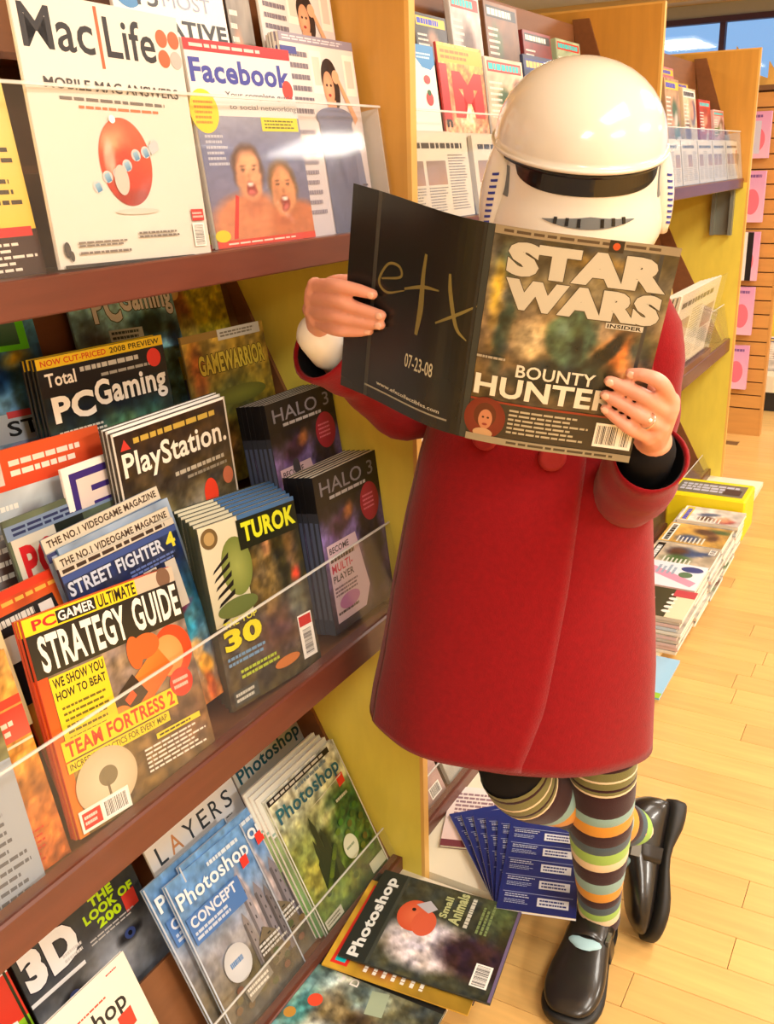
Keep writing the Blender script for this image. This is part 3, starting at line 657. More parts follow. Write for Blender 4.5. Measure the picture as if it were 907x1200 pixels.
def c_no1(c):
    c.raster(art([(0, (90, 100, 120)), (1, (150, 160, 170))], [], .2, 9, 105), 16, 20); c.rect(0, .93, 1, 1, (206, 198, 180)); c.text('THE NO.1 VIDEOGAME MAGAZINE', .03, .948, .97, .985, (66, 50, 36), .03); c.rect(0, .88, 1, .925, (60, 66, 110)); c.lines(.03, .80, .95, .915, 4, (170, 180, 200), 6, .4)
def c_pc(c):
    c.raster(art([(0, (50, 60, 40)), (1, (90, 100, 80))], [], .3, 9, 115), 12, 16); c.rect(0, .90, 1, .97, (120, 140, 170)); c.lines(.05, .91, .95, .96, 2, (40, 50, 90), 5); c.rect(.02, .62, .36, .90, (206, 200, 184)); c.text('PC', .06, .66, .33, .86, (196, 36, 40), .04); c.rect(.36, .62, .6, .90, (30, 36, 30)); c.text('n', .40, .66, .54, .82, WH, .04)
def c_free(c):
    c.raster(art([(0, (190, 120, 60)), (.7, (206, 130, 40)), (1, (196, 60, 30))], [(.72, .86, .2, .05, 0, (226, 200, 40), .5)], .15, 9, 125), 20, 26); c.rect(0, .965, 1, 1, (206, 56, 30)); c.lines(.02, .93, .96, .955, 1, (236, 170, 70), 4, .7)
    c.text('FREE!', .62, .86, .93, .915, (190, 66, 24), .03); c.poly([(0, .5), (.5, .5), (.44, .90), (0, .90)], (34, 32, 34)); c.lines(.02, .85, .30, .885, 1, (214, 210, 200), 3, .9); c.rect(.32, .83, .42, .88, (220, 212, 206)); c.ell(.06, .75, .16, .06, (226, 224, 216))
def c_beige(c):
    c.rect(0, 0, 1, 1, (206, 184, 136), (222, 204, 160)); c.text('F', .62, .62, .80, .76, (206, 50, 34), .05); c.text('OF', .68, .52, .90, .575, (96, 74, 50), .02); c.lines(.40, .15, .48, .7, 10, (110, 90, 66), 4, .5); c.rect(0, .8, 1, 1, (60, 50, 40))
def c_parch(c):
    c.raster(art([(0, (196, 100, 40)), (.2, (196, 110, 50)), (.6, (196, 136, 56)), (1, (190, 140, 70))], [(.7, .42, .18, .12, 20, (150, 96, 40), .9), (.6, .3, .2, .08, 0, (206, 110, 60), .7)], .14, 10, 135), 24, 30)
    c.rect(0, .60, 1, .74, (206, 90, 70), (200, 60, 44)); c.lines(.45, .62, .93, .70, 2, (240, 200, 180), 4); c.rect(0, .75, 1, .79, (214, 60, 40)); c.rect(0, .575, 1, .587, (226, 200, 170))
    c.lines(.45, .86, .95, .98, 4, (130, 96, 50), 6); c.lines(.5, .04, .9, .2, 6, (196, 60, 30), 8, .35)
def c_greyblue(c):
    c.rect(0, 0, 1, 1, (146, 156, 168), (160, 168, 178)); c.rect(.0, 0, .45, .3, (44, 50, 44), (90, 96, 100)); c.rect(.35, .50, .80, .58, (186, 130, 128)); c.lines(.37, .51, .78, .57, 2, (206, 60, 60), 5, .6); c.lines(.48, .04, .95, .47, 11, (82, 88, 98), 6, .4)
    c.raster(art([(0, (110, 110, 80)), (.5, (110, 100, 60)), (1, (150, 160, 80))], [(.5, .3, .2, .2, 0, (90, 70, 90), .7), (.8, .6, .3, .2, 0, (206, 190, 50), .6)], .3, 9, 145), 16, 12, 0, .62, 1, .88); c.rect(0, .88, 1, 1, (160, 190, 210))
def c_layers(c):
    c.rect(0, 0, 1, 1, (240, 242, 244)); x = .08
    for ch, wd, col in (('L', .085, (50, 60, 70)), ('A', .12, (214, 150, 100)), ('Y', .12, (50, 60, 70)), ('E', .09, (50, 60, 70)), ('R', .10, (50, 60, 70)), ('S', .09, (50, 60, 70))):
        c.text(ch, x, .76, x + wd, .885, col, .003); x += wd + .045
    c.poly([(.50, .70), (.58, .70), (.54, .725)], (110, 60, 40)); c.lines(.64, .70, .9, .715, 1, (90, 100, 110), 5); c.raster(art([(0, (90, 120, 160)), (1, (190, 200, 214))], [], .2, 7, 155), 12, 12, 0, 0, 1, .62)
def ps_title(c, y0, y1, col, x0=.05, x1=.93, col2=None): c.text('Photoshop', x0, y0, x1, y1, col, .02, c2=col2)
def c_psback(c):
    c.rect(0, 0, 1, 1, (224, 228, 222)); c.lines(.35, .93, .80, .955, 1, (90, 110, 110), 4, .8); ps_title(c, .775, .915, (28, 96, 118), .04, .97); c.raster(art([(0, (80, 120, 70)), (1, (150, 170, 120))], [], .2, 7, 165), 12, 12, 0, 0, 1, .72); c.rect(0, .735, 1, .75, (150, 180, 170))
def c_psgreen(c):
    c.raster(art([(0, (74, 92, 34)), (.3, (84, 110, 44)), (.6, (140, 152, 84)), (.74, (176, 182, 140)), (1, (222, 226, 214))],
        [(.82, .55, .34, .22, -15, (62, 96, 40), .5), (.42, .42, .13, .20, 0, (46, 58, 28), .5), (.36, .52, .045, .20, 0, (44, 52, 30), .5), (.15, .35, .2, .2, 0, (150, 150, 70), .6), (.3, .12, .35, .12, 0, (110, 130, 60), .7), (.75, .25, .3, .14, 0, (66, 90, 30), .6), (.55, .6, .2, .06, 10, (190, 196, 140), .8)], .2, 9, 175), 40, 52)
    T_ = (44, 54, 30)
    for (x, y0, y1, w) in ((.36, .22, .70, .035), (.30, .22, .56, .03), (.43, .22, .58, .035), (.36, .22, .48, .14)):
        c.poly([(x - w, y0), (x + w, y0), (x + w * .8, y1 - .08), (x, y1), (x - w * .8, y1 - .08)], T_); c.poly([(x + w * .3, y0), (x + w, y0), (x + w * .8, y1 - .09)], (64, 74, 40))
    for k in range(14): c.ell(.22 + .3 * ((k * 37) % 14) / 14, .20 + .22 * ((k * 23) % 14) / 14, .03, .02, (54 + 3 * k, 74 + 3 * k, 34))
    for k in range(22): c.ell(.58 + .40 * ((k * 37) % 22) / 22, .14 + .42 * ((k * 13) % 22) / 22, .035, .022, (62 + (k % 5) * 9, 90 + (k % 4) * 9, 36))
    c.rect(.02, .945, .90, .985, BK); c.lines(.05, .953, .86, .978, 1, (206, 206, 200), 4, .7); c.lines(.36, .905, .84, .93, 1, (120, 140, 150), 4, .8); ps_title(c, .765, .895, (30, 84, 112), .06, .93, (40, 110, 120))
    c.star(.88, .735, .05, (226, 60, 40)); c.ell(.66, .32, .095, .085, (200, 204, 176), (206, 210, 184)); c.lines(.6, .31, .72, .34, 1, (120, 140, 110), 3); c.poly([(.60, .74), (.42, .735), (.90, .76), (.92, .77)], (222, 224, 200))
    c.rect(.03, .03, .27, .09, (196, 196, 176)); c.lines(.05, .04, .25, .08, 2, (110, 110, 90), 4); c.lines(.72, .62, .92, .655, 1, (190, 190, 160), 5); c.rect(.76, .04, .98, .12, (190, 196, 170)); c.rect(.985, 0, 1, 1, (214, 216, 206)); c.rect(0, 0, .012, 1, (214, 216, 206))
def c_psblue(c):
    c.raster(art([(0, (96, 92, 84)), (.25, (120, 110, 92)), (.5, (150, 152, 164)), (.75, (96, 136, 186)), (1, (100, 146, 196))],
        [(.75, .45, .09, .35, 3, (160, 150, 156), .5), (.75, .62, .05, .25, 2, (176, 166, 172), .5), (.90, .40, .06, .3, 0, (140, 140, 160), .6), (.55, .22, .3, .16, 10, (96, 88, 66), .6), (.8, .15, .3, .14, 0, (82, 76, 60), .6), (.3, .12, .2, .1, 0, (70, 70, 60), .7)], .14, 9, 185, grit=.2), 36, 46)
    for (x, y0, y1, w, col) in ((.72, .2, .78, .055, (150, 146, 156)), (.86, .18, .66, .06, (128, 124, 134)), (.60, .2, .56, .05, (136, 130, 132)), (.95, .15, .60, .05, (110, 106, 112)), (.74, .15, .40, .16, (112, 102, 84))):
        c.poly([(x - w, y0), (x + w, y0), (x + w * .75, y1 - .07), (x, y1), (x - w * .75, y1 - .07)], col); c.poly([(x - w, y0), (x - w * .3, y0), (x - w * .2, y1 - .07), (x - w * .75, y1 - .07)], tuple(v * .72 for v in col))
        for k in range(5): c.rect(x + w * .1, y0 + (y1 - y0) * (.15 + .15 * k), x + w * .35, y0 + (y1 - y0) * (.19 + .15 * k), tuple(v * .5 for v in col))
    for k in range(18): c.ell(.10 + .85 * ((k * 31) % 18) / 18, .08 + .16 * ((k * 11) % 18) / 18, .04, .02, (84 + (k % 4) * 9, 78 + (k % 3) * 8, 62))
    c.lines(.48, .925, .92, .955, 1, (206, 222, 236), 4, .8); ps_title(c, .79, .915, (222, 234, 242), .05, .96)
    c.rect(.05, .60, .72, .765, (76, 120, 186)); c.text('CONCEPT', .08, .69, .66, .755, (214, 222, 236), .03); c.lines(.08, .615, .62, .675, 2, (190, 204, 226), 15, .6)
    c.ell(.34, .35, .16, .11, (190, 192, 196), (206, 208, 212)); c.lines(.25, .34, .42, .38, 1, (90, 130, 180), 3, .8); c.rect(.28, .12, .62, .20, (130, 126, 116), rot=8); c.lines(.30, .13, .60, .19, 2, (214, 210, 200), 4)
    c.star(.86, .80, .05, (230, 60, 50)); c.rect(0, 0, .015, 1, (190, 200, 214)); c.rect(.985, 0, 1, 1, (170, 180, 196)); c.lines(.6, .25, .95, .33, 3, (200, 200, 196), 5)
def c_3d(c):
    c.raster(art([(0, (50, 54, 60)), (.4, (96, 100, 108)), (.6, (120, 124, 130)), (.8, (60, 62, 66)), (1, (56, 60, 58))],
        [(.60, .62, .2, .2, 0, (150, 156, 166), .8), (.78, .66, .14, .045, 12, (30, 30, 34), .5), (.26, .60, .15, .05, 12, (34, 36, 40), .5), (.2, .42, .22, .2, 0, (60, 60, 66), .7), (.52, .50, .05, .12, 0, (160, 170, 184), .7)], .12, 9, 195, grit=.14), 36, 46)
    c.ell(.78, .66, .045, .03, (50, 66, 120)); c.ell(.78, .66, .018, .014, (14, 14, 20)); c.ell(.27, .595, .045, .032, (60, 74, 130)); c.ell(.27, .595, .018, .014, (14, 14, 20))
    c.text('3D', .03, .76, .44, .985, (250, 250, 250), .07, outline=(30, 28, 50)); c.lines(.30, .77, .46, .83, 2, (220, 220, 220), 3); c.rect(0, .70, .42, .722, (236, 236, 236), rot=0)
    c.text('THE', .60, .93, .80, .985, (190, 230, 20), .05); c.text('LOOK OF', .52, .865, .94, .92, (190, 230, 20), .05); c.text('200', .60, .80, .80, .855, (190, 230, 20), .05); c.star(.88, .82, .06, (226, 70, 56)); c.lines(.50, .745, .95, .785, 2, (190, 190, 190), 5, .4)
def c_shop(c):
    c.rect(0, 0, 1, 1, (226, 220, 200), (236, 230, 214)); c.text('Photoshop', .02, .70, .86, .84, (44, 40, 40), .015); c.lines(.45, .855, .75, .875, 1, (206, 80, 60), 4); c.star(.80, .66, .07, (226, 66, 50)); c.lines(.8, .95, .93, .965, 1, (200, 60, 60), 2); c.raster(art([(0, (120, 90, 50)), (1, (222, 214, 190))], [(.6, .6, .3, .4, 0, (206, 130, 60), .8)], .2, 8, 205), 16, 16, 0, 0, 1, .55)
def c_fec(c):
    c.rect(0, 0, 1, 1, (140, 190, 40), (150, 206, 40)); c.rect(0, .66, 1, .92, (222, 60, 40)); c.rect(0, .92, 1, 1, (236, 230, 230)); c.text('a', .55, .86, .86, .985, (190, 40, 110), .05); c.text('fec', .45, .58, .92, .72, (245, 245, 240), .03); c.lines(.4, .3, .93, .55, 5, (236, 226, 120), 4, .4); c.rect(.965, 0, .985, 1, (40, 50, 20))
def c_bird(c):
    c.raster(art([(0, (50, 52, 40)), (.5, (66, 70, 56)), (1, (52, 56, 50))], [(.35, .50, .30, .36, 0, (206, 196, 200), .35), (.35, .18, .26, .30, 0, (52, 34, 42), .4), (.9, .12, .3, .16, 0, (96, 110, 60), .8)], .1, 8, 215), 34, 44)
    c.rect(0, .82, 1, 1, (36, 44, 44)); c.text('Photoshop', .03, .855, .93, .955, (226, 230, 228), .04); c.rect(0, .80, 1, .822, (60, 66, 62))
    c.ell(.60, .66, .17, .115, (206, 84, 54), (224, 112, 76)); c.ell(.55, .58, .14, .08, (214, 96, 66)); c.poly([(.72, .68), (.80, .60), (.73, .53), (.66, .58)], (186, 186, 196)); c.ell(.66, .68, .018, .014, (30, 20, 20))
    c.text('Animals', .62, .36, .98, .44, (190, 196, 140), .04, rot=0, outline=(60, 70, 40)); c.text('Small', .66, .455, .90, .51, (190, 196, 140), .04, outline=(60, 70, 40)); c.lines(.62, .30, .98, .335, 1, (210, 210, 196), 3, .8)
    c.lines(.6, .16, .95, .25, 3, (130, 150, 96), 5); c.barcode(.10, .05, .32, .16, 7); c.rect(0, 0, 1, .02, (110, 96, 130))
def c_scifi(c):
    c.raster(art([(0, (60, 66, 60)), (.4, (110, 110, 86)), (.7, (196, 206, 196)), (1, (70, 120, 116))],
        [(.30, .62, .28, .22, 0, (222, 230, 220), .4), (.62, .66, .22, .2, 10, (110, 100, 76), .5), (.5, .85, .25, .1, 0, (70, 130, 130), .6), (.8, .5, .16, .18, 0, (130, 150, 140), .5), (.55, .45, .2, .16, 0, (86, 70, 50), .6)], .35, 10, 225), 34, 44)
    c.ell(.62, .80, .06, .05, (222, 80, 54)); c.ell(.44, .90, .05, .04, (190, 140, 60)); c.rect(.93, 0, 1, 1, (40, 40, 38)); c.text('D', .86, .60, .93, .66, WH, .02); c.lines(.1, .75, .4, .85, 2, (60, 90, 96), 5); c.rect(.68, .36, .9, .48, (160, 176, 150), rot=10)
def c_navy(c):
    c.rect(0, 0, 1, 1, (34, 44, 110), (40, 52, 124)); r = random.Random(3)
    for k in range(5):
        y = .06 + k * .185
        c.rect(.05, y + .13, .95, y + .137, (150, 160, 200)); c.lines(.08, y + .075, .45, y + .12, 2, (200, 206, 226), k, .4); c.rect(.50, y + .01, .90, y + .10, (226, 228, 234)); c.lines(.53, y + .02, .88, y + .09, 2, (40, 50, 120), k + 9, .5); c.lines(.08, y + .01, .42, y + .06, 3, (170, 180, 214), k + 20, .4)
def c_pinkw(c): c.rect(0, 0, 1, 1, (232, 206, 204), (240, 232, 228)); c.ell(.8, .2, .1, .08, (220, 60, 90)); c.lines(.1, .5, .8, .9, 6, (150, 120, 130), 3); c.rect(0, .0, 1, .1, (120, 60, 70))
def c_misc(seed, base=None):
    r = random.Random(seed)
    b = base or r.choice([(206, 190, 170), (60, 66, 96), (176, 60, 50), (90, 110, 90), (214, 206, 200), (110, 70, 90), (196, 170, 80), (50, 46, 48), (130, 150, 170)])
    t = r.choice([(222, 52, 44), (245, 240, 230), (40, 60, 140), (236, 200, 50), (30, 28, 30)])
    pc = [r.choice([(206, 150, 120), (90, 60, 50), (60, 80, 120), (190, 180, 170), (150, 60, 60), (70, 100, 60)]) for _ in range(4)]
    def f(c):
        c.raster(art([(0, tuple(v * .8 for v in b)), (1, b)], [(r.uniform(.2, .8), r.uniform(.15, .65), r.uniform(.12, .3), r.uniform(.12, .3), r.uniform(-30, 30), q, .5) for q in pc], .2, 7, seed), 14, 18)
        c.rect(.05, .84, .95, .96, t); c.lines(.08, .86, .92, .94, 1, tuple(255 - v for v in t), seed, .9); c.lines(.06, .3, .4, .75, 7, (235, 230, 220), seed + 1, .4)
        if r.random() < .6: c.barcode(.7, .04, .93, .14, seed)
    return f
def c_news(seed):
    def f(c):
        c.rect(0, 0, 1, 1, (214, 204, 186), (220, 212, 196)); r = random.Random(seed)
        c.rect(.06, .80, .94, .90, (214, 206, 190)); c.lines(.08, .82, .92, .89, 1, (60, 56, 54), seed, .9)
        for k in range(3):
            x = .06 + k * .31
            if r.random() < .6: c.rect(x, .40, x + .27, .68, (176, 140, 116), (150, 130, 120)); c.lines(x, .08, x + .27, .38, 9, (140, 132, 124), seed + k, .4)
            else: c.lines(x, .08, x + .27, .76, 20, (140, 132, 124), seed + k, .4)
    return f

# ------------------------------------------------------------------ magazines on the nearest rack
B_ = basis
# top row
magazine('magazine', 'large white computer magazine with orange globe and satellites on its cover, top row', B_(-.825, .752, 1.4045, -1.5, 6.3, -1.5), .243, .276, .006, c_globe, WH)
fb = magazine('magazine', 'guide magazine with two laughing people and big blue title, front of top row', B_(-.835, 1.030, 1.402, 0, 6.9, -2.3), .218, .256, .006, c_social, WH)
copies(fb, 2, .0075, 'copy stacked behind the front guide magazine with two laughing people', 'copies behind the laughing-people guide', seed=2)
ld = magazine('magazine', 'magazine with a dark-haired lady holding her head, behind clear front beside oak panel', B_(-.841, 1.256, 1.400, -.2, 7.7, -.4), .200, .287, .005, c_lady, WH)
copies(ld, 3, .006, 'copy stacked behind the dark-haired lady magazine beside the oak panel', 'copies behind the dark-haired lady magazine', seed=3)
magazine('magazine', 'yellow magazine with rows of small black headlines at left end of top row', B_(-.842, .535, 1.401, 0, 8, 0), .212, .276, .006, c_yellow, (226, 190, 60))
magazine('magazine', 'white magazine with red title block standing behind the two laughing people cover', B_(-.885, .965, 1.517, 0, 8, 0), .215, .270, .006, c_orld, WH)
magazine('magazine', 'upper copy of the dark-haired lady magazine on the back tier of top row', B_(-.888, 1.265, 1.514, -1.2, 8.1, .1), .200, .27, .005, c_lady, WH)
magazine('magazine', 'pale magazine with dark text blocks behind the upper lady cover, back tier', B_(-.897, 1.20, 1.515, -1, 8, 0), .055, .27, .005, c_misc(31, (150, 140, 130)), (70, 60, 56))
# middle row, front tier
gd = magazine('game_guide', 'yellow and black strategy guide with orange figure and pale disc, front of middle row', B_(-.838, .668, .722, -5.0, 16.0, -2), .252, .284, .006, c_guide, (206, 70, 36), cat='magazine')
copies(gd, 2, .007, 'copy of the yellow and black strategy guide stacked behind the front one', 'copies behind the strategy guide', seed=4, jit=.002)
magazine('magazine', 'dark blue game magazine with white block letters right behind the strategy guide', B_(-.868, .790, .752, 0, 16.5, .3), .220, .278, .006, c_blueM, (30, 34, 60))
magazine('magazine', 'orange magazine with the word FREE above the strategy guide', B_(-.886, .693, .736, .7, 17.0, .1), .220, .289, .006, c_free, (200, 80, 40))
magazine('magazine', 'orange parchment magazine with red band left of the strategy guide', B_(-.853, .462, .712, -2.4, 15.9, 0), .200, .272, .006, c_parch, (190, 120, 60))
magazine('magazine', 'grey-blue magazine with red box and small text at lower left corner of middle row', B_(-.838, .394, .710, -4.3, 16.5, -.5), .215, .275, .006, c_greyblue, (150, 156, 164))
magazine('magazine', 'beige magazine with red letter behind the left edge of the strategy guide', B_(-.912, .470, .862, -.8, 15, 0), .215, .29, .006, c_beige, (206, 190, 150))
tk = magazine('game_magazine', 'green and black game magazine with yellow number thirty, thick stack in middle row', B_(-.849, .989, .724, -4.3, 11.5, -2), .229, .287, .009, c_turok, (60, 66, 50), cat='magazine')
copies(tk, 6, .0098, 'copy in the thick stack behind the green and black game magazine', 'copies behind the green game magazine', seed=5, jit=.001, xj=.003, dz=.0042)
hl = magazine('game_guide', 'black and purple game guide with red disc, front of lower guide stack beside yellow panel', B_(-.839, 1.268, .728, -1.2, 7.4, -.5), .205, .285, .0105, c_halo, (28, 28, 34), spineart=s_halo, cat='magazine')
copies(hl, 5, .011, 'copy in the lower stack of thick black and purple game guides', 'lower stack of black and purple guides', seed=6, jit=.0008)
# middle row, second tier
hl2 = magazine('game_guide', 'black and purple game guide heading the upper guide stack under the red sleeve', B_(-.918, 1.262, .870, -.5, 8.4, 0), .205, .262, .0095, c_halo2, (28, 28, 34), spineart=s_halo, cat='magazine')
copies(hl2, 5, .010, 'copy in the upper stack of thick black and purple game guides', 'upper stack of black and purple guides', seed=7, jit=.0008)
ps = magazine('magazine', 'dark brown game magazine with cream title and red sticker in middle row', B_(-.966, .950, .872, .5, 4.5, -.8), .250, .284, .006, c_station, (60, 54, 44))
copies(ps, 2, .007, 'copy behind the dark brown game magazine with cream title', 'copies behind the dark brown game magazine', seed=8, jit=.003, dz=.003)
magazine('magazine', 'purple magazine with big cream letters left of the dark brown game magazine', B_(-.984, .873, .850, 0, 6, 0), .220, .273, .006, c_edge, WH)
magazine('magazine', 'magazine with big red letters on a cream box at left of middle row', B_(-.950, .765, .817, 0, 13, 0), .213, .272, .006, c_pc, (90, 96, 80))
n1 = magazine('magazine', 'magazine with thin cream header strip of brown capitals, stacked above the dark blue one', B_(-.896, .800, .792, 2, 16.5, 0), .223, .274, .0045, c_no1, (120, 130, 150))
magazine('magazine', 'pale blue magazine edge showing below the cream header strip', B_(-.886, .812, .778, 1.2, 16.5, 0), .215, .272, .0045, c_misc(52, (150, 170, 196)), (90, 130, 170))
magazine('magazine', 'second magazine with cream header strip just behind the dark blue game magazine', B_(-.8765, .795, .764, .6, 16.5, 0), .218, .279, .0045, c_no1, (180, 176, 160))
# third tier
pg = magazine('magazine', 'black PC games magazine with yellow strip and white title, front of its stack', B_(-1.034, .899, .993, -.8, 7, -1.6), .245, .272, .006, c_totalpc, (40, 40, 42))
copies(pg, 3, .0075, 'copy behind the front black PC games magazine with yellow strip', 'copies behind the black PC games magazine', seed=9, jit=.003)
magazine('magazine', 'olive gold game magazine with green title beside the brown cheek of the rack', B_(-1.034, 1.205, .985, -.6, 9, -1.2), .217, .262, .006, c_gold, (130, 110, 50))
magazine('magazine', 'blue-green PC games magazine tucked under the top shelf, behind the yellow-strip one', B_(-1.120, 1.060, 1.088, -3, 14.1, -.4), .235, .270, .006, c_totalpc2, (110, 140, 150))
magazine('magazine', 'gold magazine with a long-haired lady under the top shelf', B_(-1.118, 1.268, 1.088, 0, 17, 0), .208, .272, .006, c_goldlady, (190, 180, 60))
magazine('magazine', 'pale blue game magazine with lime green frame at far left under the top shelf', B_(-1.095, .735, 1.09, -3, 15, -.4), .235, .268, .006, c_lime, (150, 180, 206))
magazine('magazine', 'red-orange banded magazine between the lime frame cover and the red letters', B_(-1.010, .730, .897, -2, 9, 0), .245, .27, .006, lambda c: (c_misc(77, (190, 200, 206))(c), c.rect(0, .80, 1, 1, (206, 66, 36), (226, 96, 50)), c.rect(.0, .83, .28, .965, (206, 196, 186)), c.text('NYO', .03, .845, .25, .94, (40, 36, 36), .03), c.lines(.33, .85, .93, .95, 2, (240, 226, 210), 5, .55)), (206, 80, 50))
# bottom row
magazine('magazine', 'green landscape design magazine with dark tower, right end of bottom row', B_(-.868, 1.224, .0875, .8, 25.5, -1), .240, .300, .006, c_psgreen, (214, 216, 206))
_g = COL.objects[-1] if False else None
pb = magazine('magazine', 'blue design magazine with white title and grey towers, front copy in bottom row', B_(-.875, .948, .0885, -2.5, 28.5, 0), .205, .297, .005, c_psblue, (180, 196, 214))
magazine('magazine', 'right-hand copy of the blue design magazine with red sticker and towers', B_(-.886, 1.000, .0895, -1.2, 27.5, 0), .222, .299, .005, c_psblue, (180, 196, 214))
magazine('magazine', 'left-hand copy of the blue design magazine peeking out behind the front copy', B_(-.898, .930, .091, -.5, 28, 0), .222, .300, .005, c_psblue, (180, 196, 214))
for k in range(3):
    magazine('magazine', 'white-edged copy stacked behind the green landscape design magazine', B_(-.8755 - .0075 * k, 1.215 - .005 * k, .090, .8, 25.5, -1), .240, .306 + .006 * k, .006, c_psback, WH, group='copies behind the green landscape magazine')
magazine('magazine', 'white magazine with thin spaced letters, back tier of bottom row', B_(-.978, .990, .160, -.3, 26, 0), .247, .263, .006, c_layers, WH)
magazine('magazine', 'white design magazine with teal title against the yellow panel, back tier of bottom row', B_(-.980, 1.252, .150, .9, 26, 0), .225, .272, .006, c_psback, WH)
magazine('magazine', 'dark grey magazine with two staring eyes and big white characters', B_(-.984, .712, .097, -1.4, 26, 0), .262, .293, .006, c_3d, (60, 60, 64))
magazine('magazine', 'lime green and red magazine at the bottom left corner beside the staring eyes', B_(-.982, .468, .125, 0, 26, 0), .235, .285, .006, c_fec, (120, 180, 40))
magazine('magazine', 'cream magazine with dark title and red sticker at bottom left, front tier', B_(-.880, .617, .0865, 0, 25.5, 0), .222, .268, .006, c_shop, WH)
# lying on the deck in front of the bottom row
bd = magazine('magazine', 'dark green animal magazine with orange-headed white bird, lying on the deck', abasis((-.517, 1.209, .1065), (-.035, .243, 0), (-.29, -.042, .016)), .243, .292, .006, c_bird, (50, 54, 48))
magazine('magazine', 'yellow-spined magazine lying under the orange-headed bird magazine', abasis((-.545, 1.175, .0995), (-.030, .238, 0), (-.280, -.034, .016)), .238, .282, .0045, c_misc(91, (190, 150, 50)), (206, 160, 50))
magazine('magazine', 'white-titled dark magazine lying lowest under the orange-headed bird magazine', abasis((-.548, 1.205, .0935), (-.028, .236, 0), (-.28, -.034, .016)), .236, .282, .0045, c_bird, (40, 44, 46))
magazine('magazine', 'white and green fantasy magazine lying at the bottom edge beneath the bird magazine', abasis((-.575, .945, .0905), (-.012, .235, 0), (-.27, -.014, .010)), .235, .272, .006, c_scifi, (70, 74, 66))
r0 = random.Random(21)
for k in range(2):
    magazine('magazine', 'plain-looking magazine at the bottom of the pile lying on the deck', abasis((-.605 + r0.uniform(-.01, .01), 1.02 + r0.uniform(-.02, .02), .0765 + .0065 * k), (0, .3, 0), (-.22, 0, 0)), .33, .215, .006, c_misc(60 + k), (120, 110, 100), group='magazines under the pile on the deck')

# ------------------------------------------------------------------ magazines and papers on the middle rack
def newspaper(label, M, w, h, t, seed, n=1, step=.01, group=None, cat='newspaper'):
    root = empty('newspaper', M=M, label=label, cat=cat, group=group)
    NP = mat('newsprint', (216, 206, 186), rough=.85, noise=.05, nscale=40)
    bm = bmesh.new(); nfold = 4; N = 10
    rings = []
    for k in range(N + 1):
        y = h * k / N; bul = t * .5 * math.sin(math.pi * k / N) ** .5 if 0 < k < N else t * .15
        bul = min(bul, t * .5)
        rings.append([(0, y, 0), (w, y, 0), (w, y, -t / 2 - bul), (0, y, -t / 2 - bul)])
    loftbm(bm, rings); frombm('folded_sheets', bm, NP, root)
    c = Canvas(w, h); c_news(seed)(c); c.build('front_print', root, lambda x, y, l: (x * w, y * h, .0004 + l * .00008), PRINTM)
    return root
for k in range(5):
    newspaper('folded newspaper standing in the clear pocket behind the person, left of the white helmet', B_(-.828 - .012 * k, 1.535 + .004 * (k % 2), 1.403, 0, 8, 0), .29, .150 + .002 * k, .011, 200 + k, group='folded newspapers left of the helmet')
for k in range(4):
    newspaper('folded newspaper standing in the clear pocket behind the white helmet', B_(-.828 - .012 * k, 1.85, 1.403, 0, 8, 0), .29, .148 + .002 * k, .011, 210 + k, group='folded newspapers behind the helmet')
def c_tab(c):
    c.rect(0, 0, 1, 1, (240, 234, 230)); c.poly([(.70, 1), (1, 1), (1, .82), (.93, .76), (.80, .78), (.70, .88)], (52, 136, 206)); c.lines(.73, .86, .96, .93, 2, (180, 216, 240), 4)
    c.text('Create', .02, .64, .50, .74, (56, 50, 52), .01); c.text('like', .02, .40, .28, .50, (56, 50, 52), .01); c.rect(.31, .37, .62, .50, (206, 36, 44)); c.text('a', .36, .385, .48, .47, WH, .02)
    c.ell(.85, .66, .05, .045, (222, 70, 70)); c.ell(.86, .47, .055, .07, (222, 60, 60)); c.ell(.86, .53, .03, .03, (40, 90, 40))
def c_redM(c):
    c.raster(art([(0, (240, 200, 160)), (.5, (230, 120, 80)), (1, (236, 200, 90))], [(.5, .35, .3, .25, 0, (250, 226, 190), .7)], .15, 7, 301), 24, 30)
    c.rect(0, .82, 1, .97, (226, 180, 60)); c.lines(.06, .84, .8, .95, 2, (190, 120, 40), 5); c.text('M', .25, .28, .93, .74, (214, 40, 36), .08); c.rect(0, .25, .16, .8, (206, 36, 36)); c.text('n', .03, .18, .15, .26, BK, .05)
magazine('magazine', 'white magazine with a blue corner tab and strawberries, left end of middle rack', B_(-.888, 1.545, 1.532, 0, 8, 0), .268, .178, .006, c_tab, WH)
magazine('magazine', 'fiery magazine with a large red letter left of the white helmet', B_(-.890, 1.835, 1.532, 0, 8, 0), .21, .19, .006, c_redM, (206, 60, 50))
magazine('magazine', 'pale orange magazine directly behind the white helmet', B_(-.890, 2.06, 1.532, 0, 8, 0), .21, .18, .006, c_misc(303, (236, 206, 180)), WH)
rr = random.Random(12)
labs = ['purple boxed', 'yellow striped', 'dark skull-patterned', 'white and grey', 'brown pictured', 'deep red', 'pale green', 'navy blue', 'orange topped', 'grey boxed', 'cream lettered', 'black and gold']
cols = [(96, 84, 150), (206, 176, 60), (60, 54, 56), (206, 204, 206), (130, 90, 60), (130, 40, 40), (170, 190, 160), (50, 60, 100), (206, 130, 60), (140, 140, 146), (220, 210, 190), (46, 42, 40)]
k = 0
